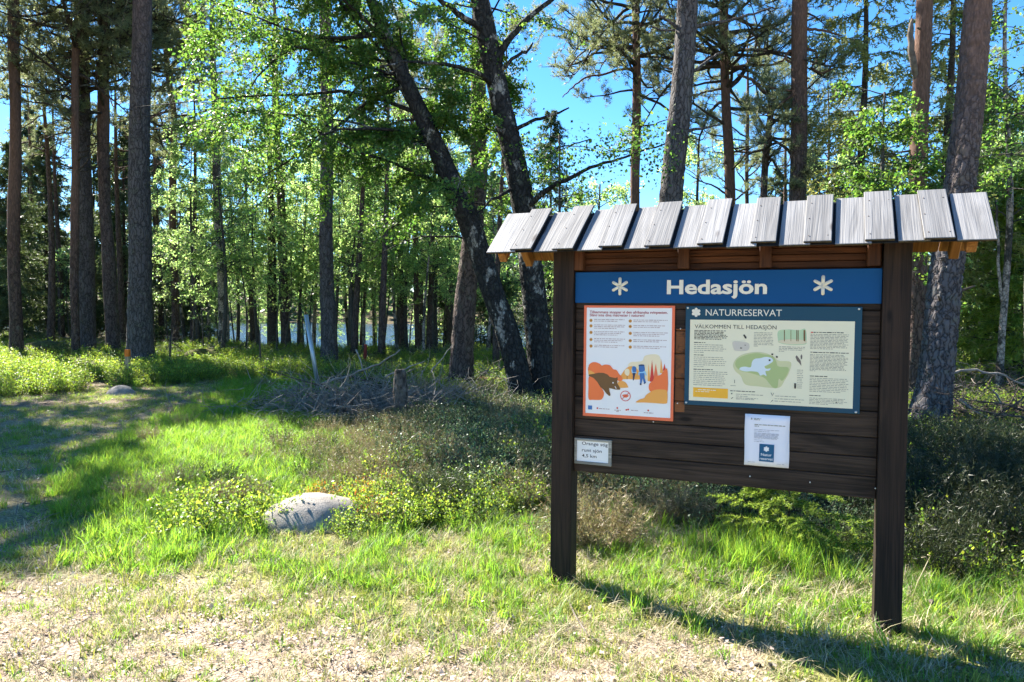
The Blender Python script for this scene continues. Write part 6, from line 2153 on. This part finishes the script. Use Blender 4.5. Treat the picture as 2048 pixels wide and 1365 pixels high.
# shrubs with a place of their own
def shrub(name, label, cat, x, y, mesh_list, parts_n, spread, scl, seed, group=None):
    r = np.random.default_rng(seed)
    z = float(terrain(x, y))
    Vs, Fq, Ft, n0 = [], [], [], 0
    return r, z
def heath_bush(label, x, y, h, R, n, seed, mt='heather_green', name='heather_bush', cat='heather'):
    r = np.random.default_rng(seed)
    a = r.uniform(0, 2 * PI, n)
    rad = R * np.sqrt(r.random(n))
    p0 = np.stack([rad * np.cos(a) * 0.6, rad * np.sin(a) * 0.6, 0 * a], 1)
    az = a + r.normal(0, 0.5, n)
    el = 1.5 - 0.9 * rad / R + r.normal(0, 0.12, n)
    d = np.stack([np.cos(az) * np.cos(el), np.sin(az) * np.cos(el), np.sin(el)], 1)
    L = h * r.uniform(0.55, 1.15, n)
    C, D = [], []
    for t in np.linspace(0.2, 1, 12):
        C.append(p0 + d * (L * t)[:, None] + r.normal(0, 0.012, (n, 3)))
        D.append(d + r.normal(0, 0.3, (n, 3)))
    V1, T1 = needles(np.vstack(C), np.vstack(D), 5, 0.045, 0.006, 0.8, 0.03, r)
    s = unit(np.cross(d, r.normal(0, 1, (n, 3)))) * 0.002
    V2 = np.stack([p0 - s, p0 + s, p0 + d * L[:, None]], 1).reshape(-1, 3)
    T2 = np.arange(n * 3).reshape(-1, 3) + len(V1)
    me = mesh_from(name, np.vstack([V1, V2]), [np.vstack([T1, T2])], [M[mt]])
    return tag(put(name, me, None, (x, y, float(terrain(x, y)) - 0.01)), label, cat)
heath_bush('large shaded heather bush right behind the right-hand post', 3.35, 5.6, 0.50, 0.5, 420, 71, 'heather_dark')
heath_bush('shaded heather bush at the right edge of the view', 4.3, 6.1, 0.52, 0.55, 460, 72, 'heather_dark')
heath_bush('taller green heather bush in front of the branch heap', 4.9, 7.3, 0.52, 0.6, 420, 73)
heath_bush('brown dry heather tuft close beside the left post', 0.62, 5.0, 0.40, 0.20, 140, 74, 'heather')
heath_bush('brownish heather clump left of the boulder', -2.25, 5.75, 0.24, 0.2, 150, 75, 'heather')
heath_bush('greyish heather clump right of the boulder', -0.62, 5.9, 0.34, 0.24, 200, 76, 'heather_green')
heath_bush('pale brown heather tuft under the board left of the spruce seedling', 1.30, 5.6, 0.30, 0.14, 80, 77, 'heather')
# spruce seedling below the board
sd_ = tree_root('spruce_seedling', (1.95, 5.0, -0.03), 'small bright green spruce seedling under the lower edge of the board', 'spruce seedling')
mb = MB()
mb.tube([(0, 0, 0), (0.01, 0, 0.3), (0, 0.01, 0.62)], [0.012, 0.009, 0.003], 6)
put('stem', mb.mesh('stem', [M['spruce_bark']], True), sd_)
C, D, wd = [], [], MB()
r = np.random.default_rng(81)
for i in range(46):
    t = r.random()
    L = 0.52 * (1 - t) ** 0.8 + 0.06
    B = limb((0, 0, 0.04 + 0.58 * t), r.uniform(0, 6.28), r.uniform(-0.1, 0.35), L * r.uniform(0.8, 1.2), 6, 0.08, -0.2, r)
    wd.tube(B, np.linspace(0.004, 0.0015, 6), 3, False)
    c, d = along(B, r.uniform(0.15, 1, 26))
    C.append(c)
    D.append(d)
    for k in range(6):
        p, tg = along(B, np.array([r.uniform(0.3, 0.95)]))
        S_ = limb(p[0], math.atan2(tg[0, 1], tg[0, 0]) + r.choice([-1, 1]) * r.uniform(0.5, 0.9), r.uniform(-0.3, 0.1), L * 0.35, 4, 0.08, -0.2, r)
        c, d = along(S_, r.uniform(0.1, 1, 14))
        C.append(c)
        D.append(d)
wood_part(wd, [M['spruce_bark']], sd_)
V, T = needles(np.vstack(C), np.vstack(D), 7, 0.026, 0.0065, 0.9, 0.008, r)
crown_part((V, T), M['needle_fresh'], sd_)
# low willow seedling by the pipe
ws = tree_root('seedling', (ground(618, 775)[0], 13.3, 0.02), 'pale leafy seedling at the foot of the grey pipe', 'seedling')
mb, V, Q = sprig(np.random.default_rng(82), 0.34, 6, 16, 0.055, 0.08, 1.0)
wood_part(mb, [M['sapling_bark']], ws, 'stems')
crown_part((V, Q), M['leaf_light'], ws, 'leaves')
# twigs lying on the bare ground
for pts, w, lb in (([(1132, 1196), (1150, 1240), (1175, 1275), (1205, 1298), (1238, 1312)], 0.006, 'crooked pale twig on bare ground in front of the left post'),
                   ([(1395, 1160), (1430, 1172), (1470, 1178)], 0.006, 'short pale twig in the grass under the board'),
                   ([(1430, 1300), (1442, 1320), (1450, 1335)], 0.004, 'tiny forked twig on the bare ground in the foreground'),
                   ([(700, 1260), (760, 1245), (810, 1232)], 0.004, 'thin straw-coloured stick lying on the open foreground')):
    P = [ground(*q) + np.array([0, 0, 0.012 + 0.012 * (i % 2)]) for i, q in enumerate(pts)]
    stick('fallen_twig', P, np.linspace(w, w * 0.5, len(P)), 'dead_twig', lb, 'twig', 6)
ds = empty('dry_stem', tuple(ground(1822, 1205)), 'bleached dry plant stem beside the right post', 'dry stem')
b_ = np.array(ds.location)
mb = MB()
d3 = lambda px, py: at(px, py, b_[1]) - b_
mb.tube([(0, 0, 0), d3(1835, 1165), d3(1856, 1122)], [0.003, 0.0026, 0.002], 5)
mb.tube([d3(1856, 1122), d3(1852, 1114), d3(1843, 1116)], [0.002, 0.002, 0.003], 5)
mb.tube([d3(1856, 1122), d3(1861, 1112), d3(1855, 1110)], [0.002, 0.002, 0.003], 5)
put('stalk', mb.mesh('stalk', [M['straw']], True), ds)
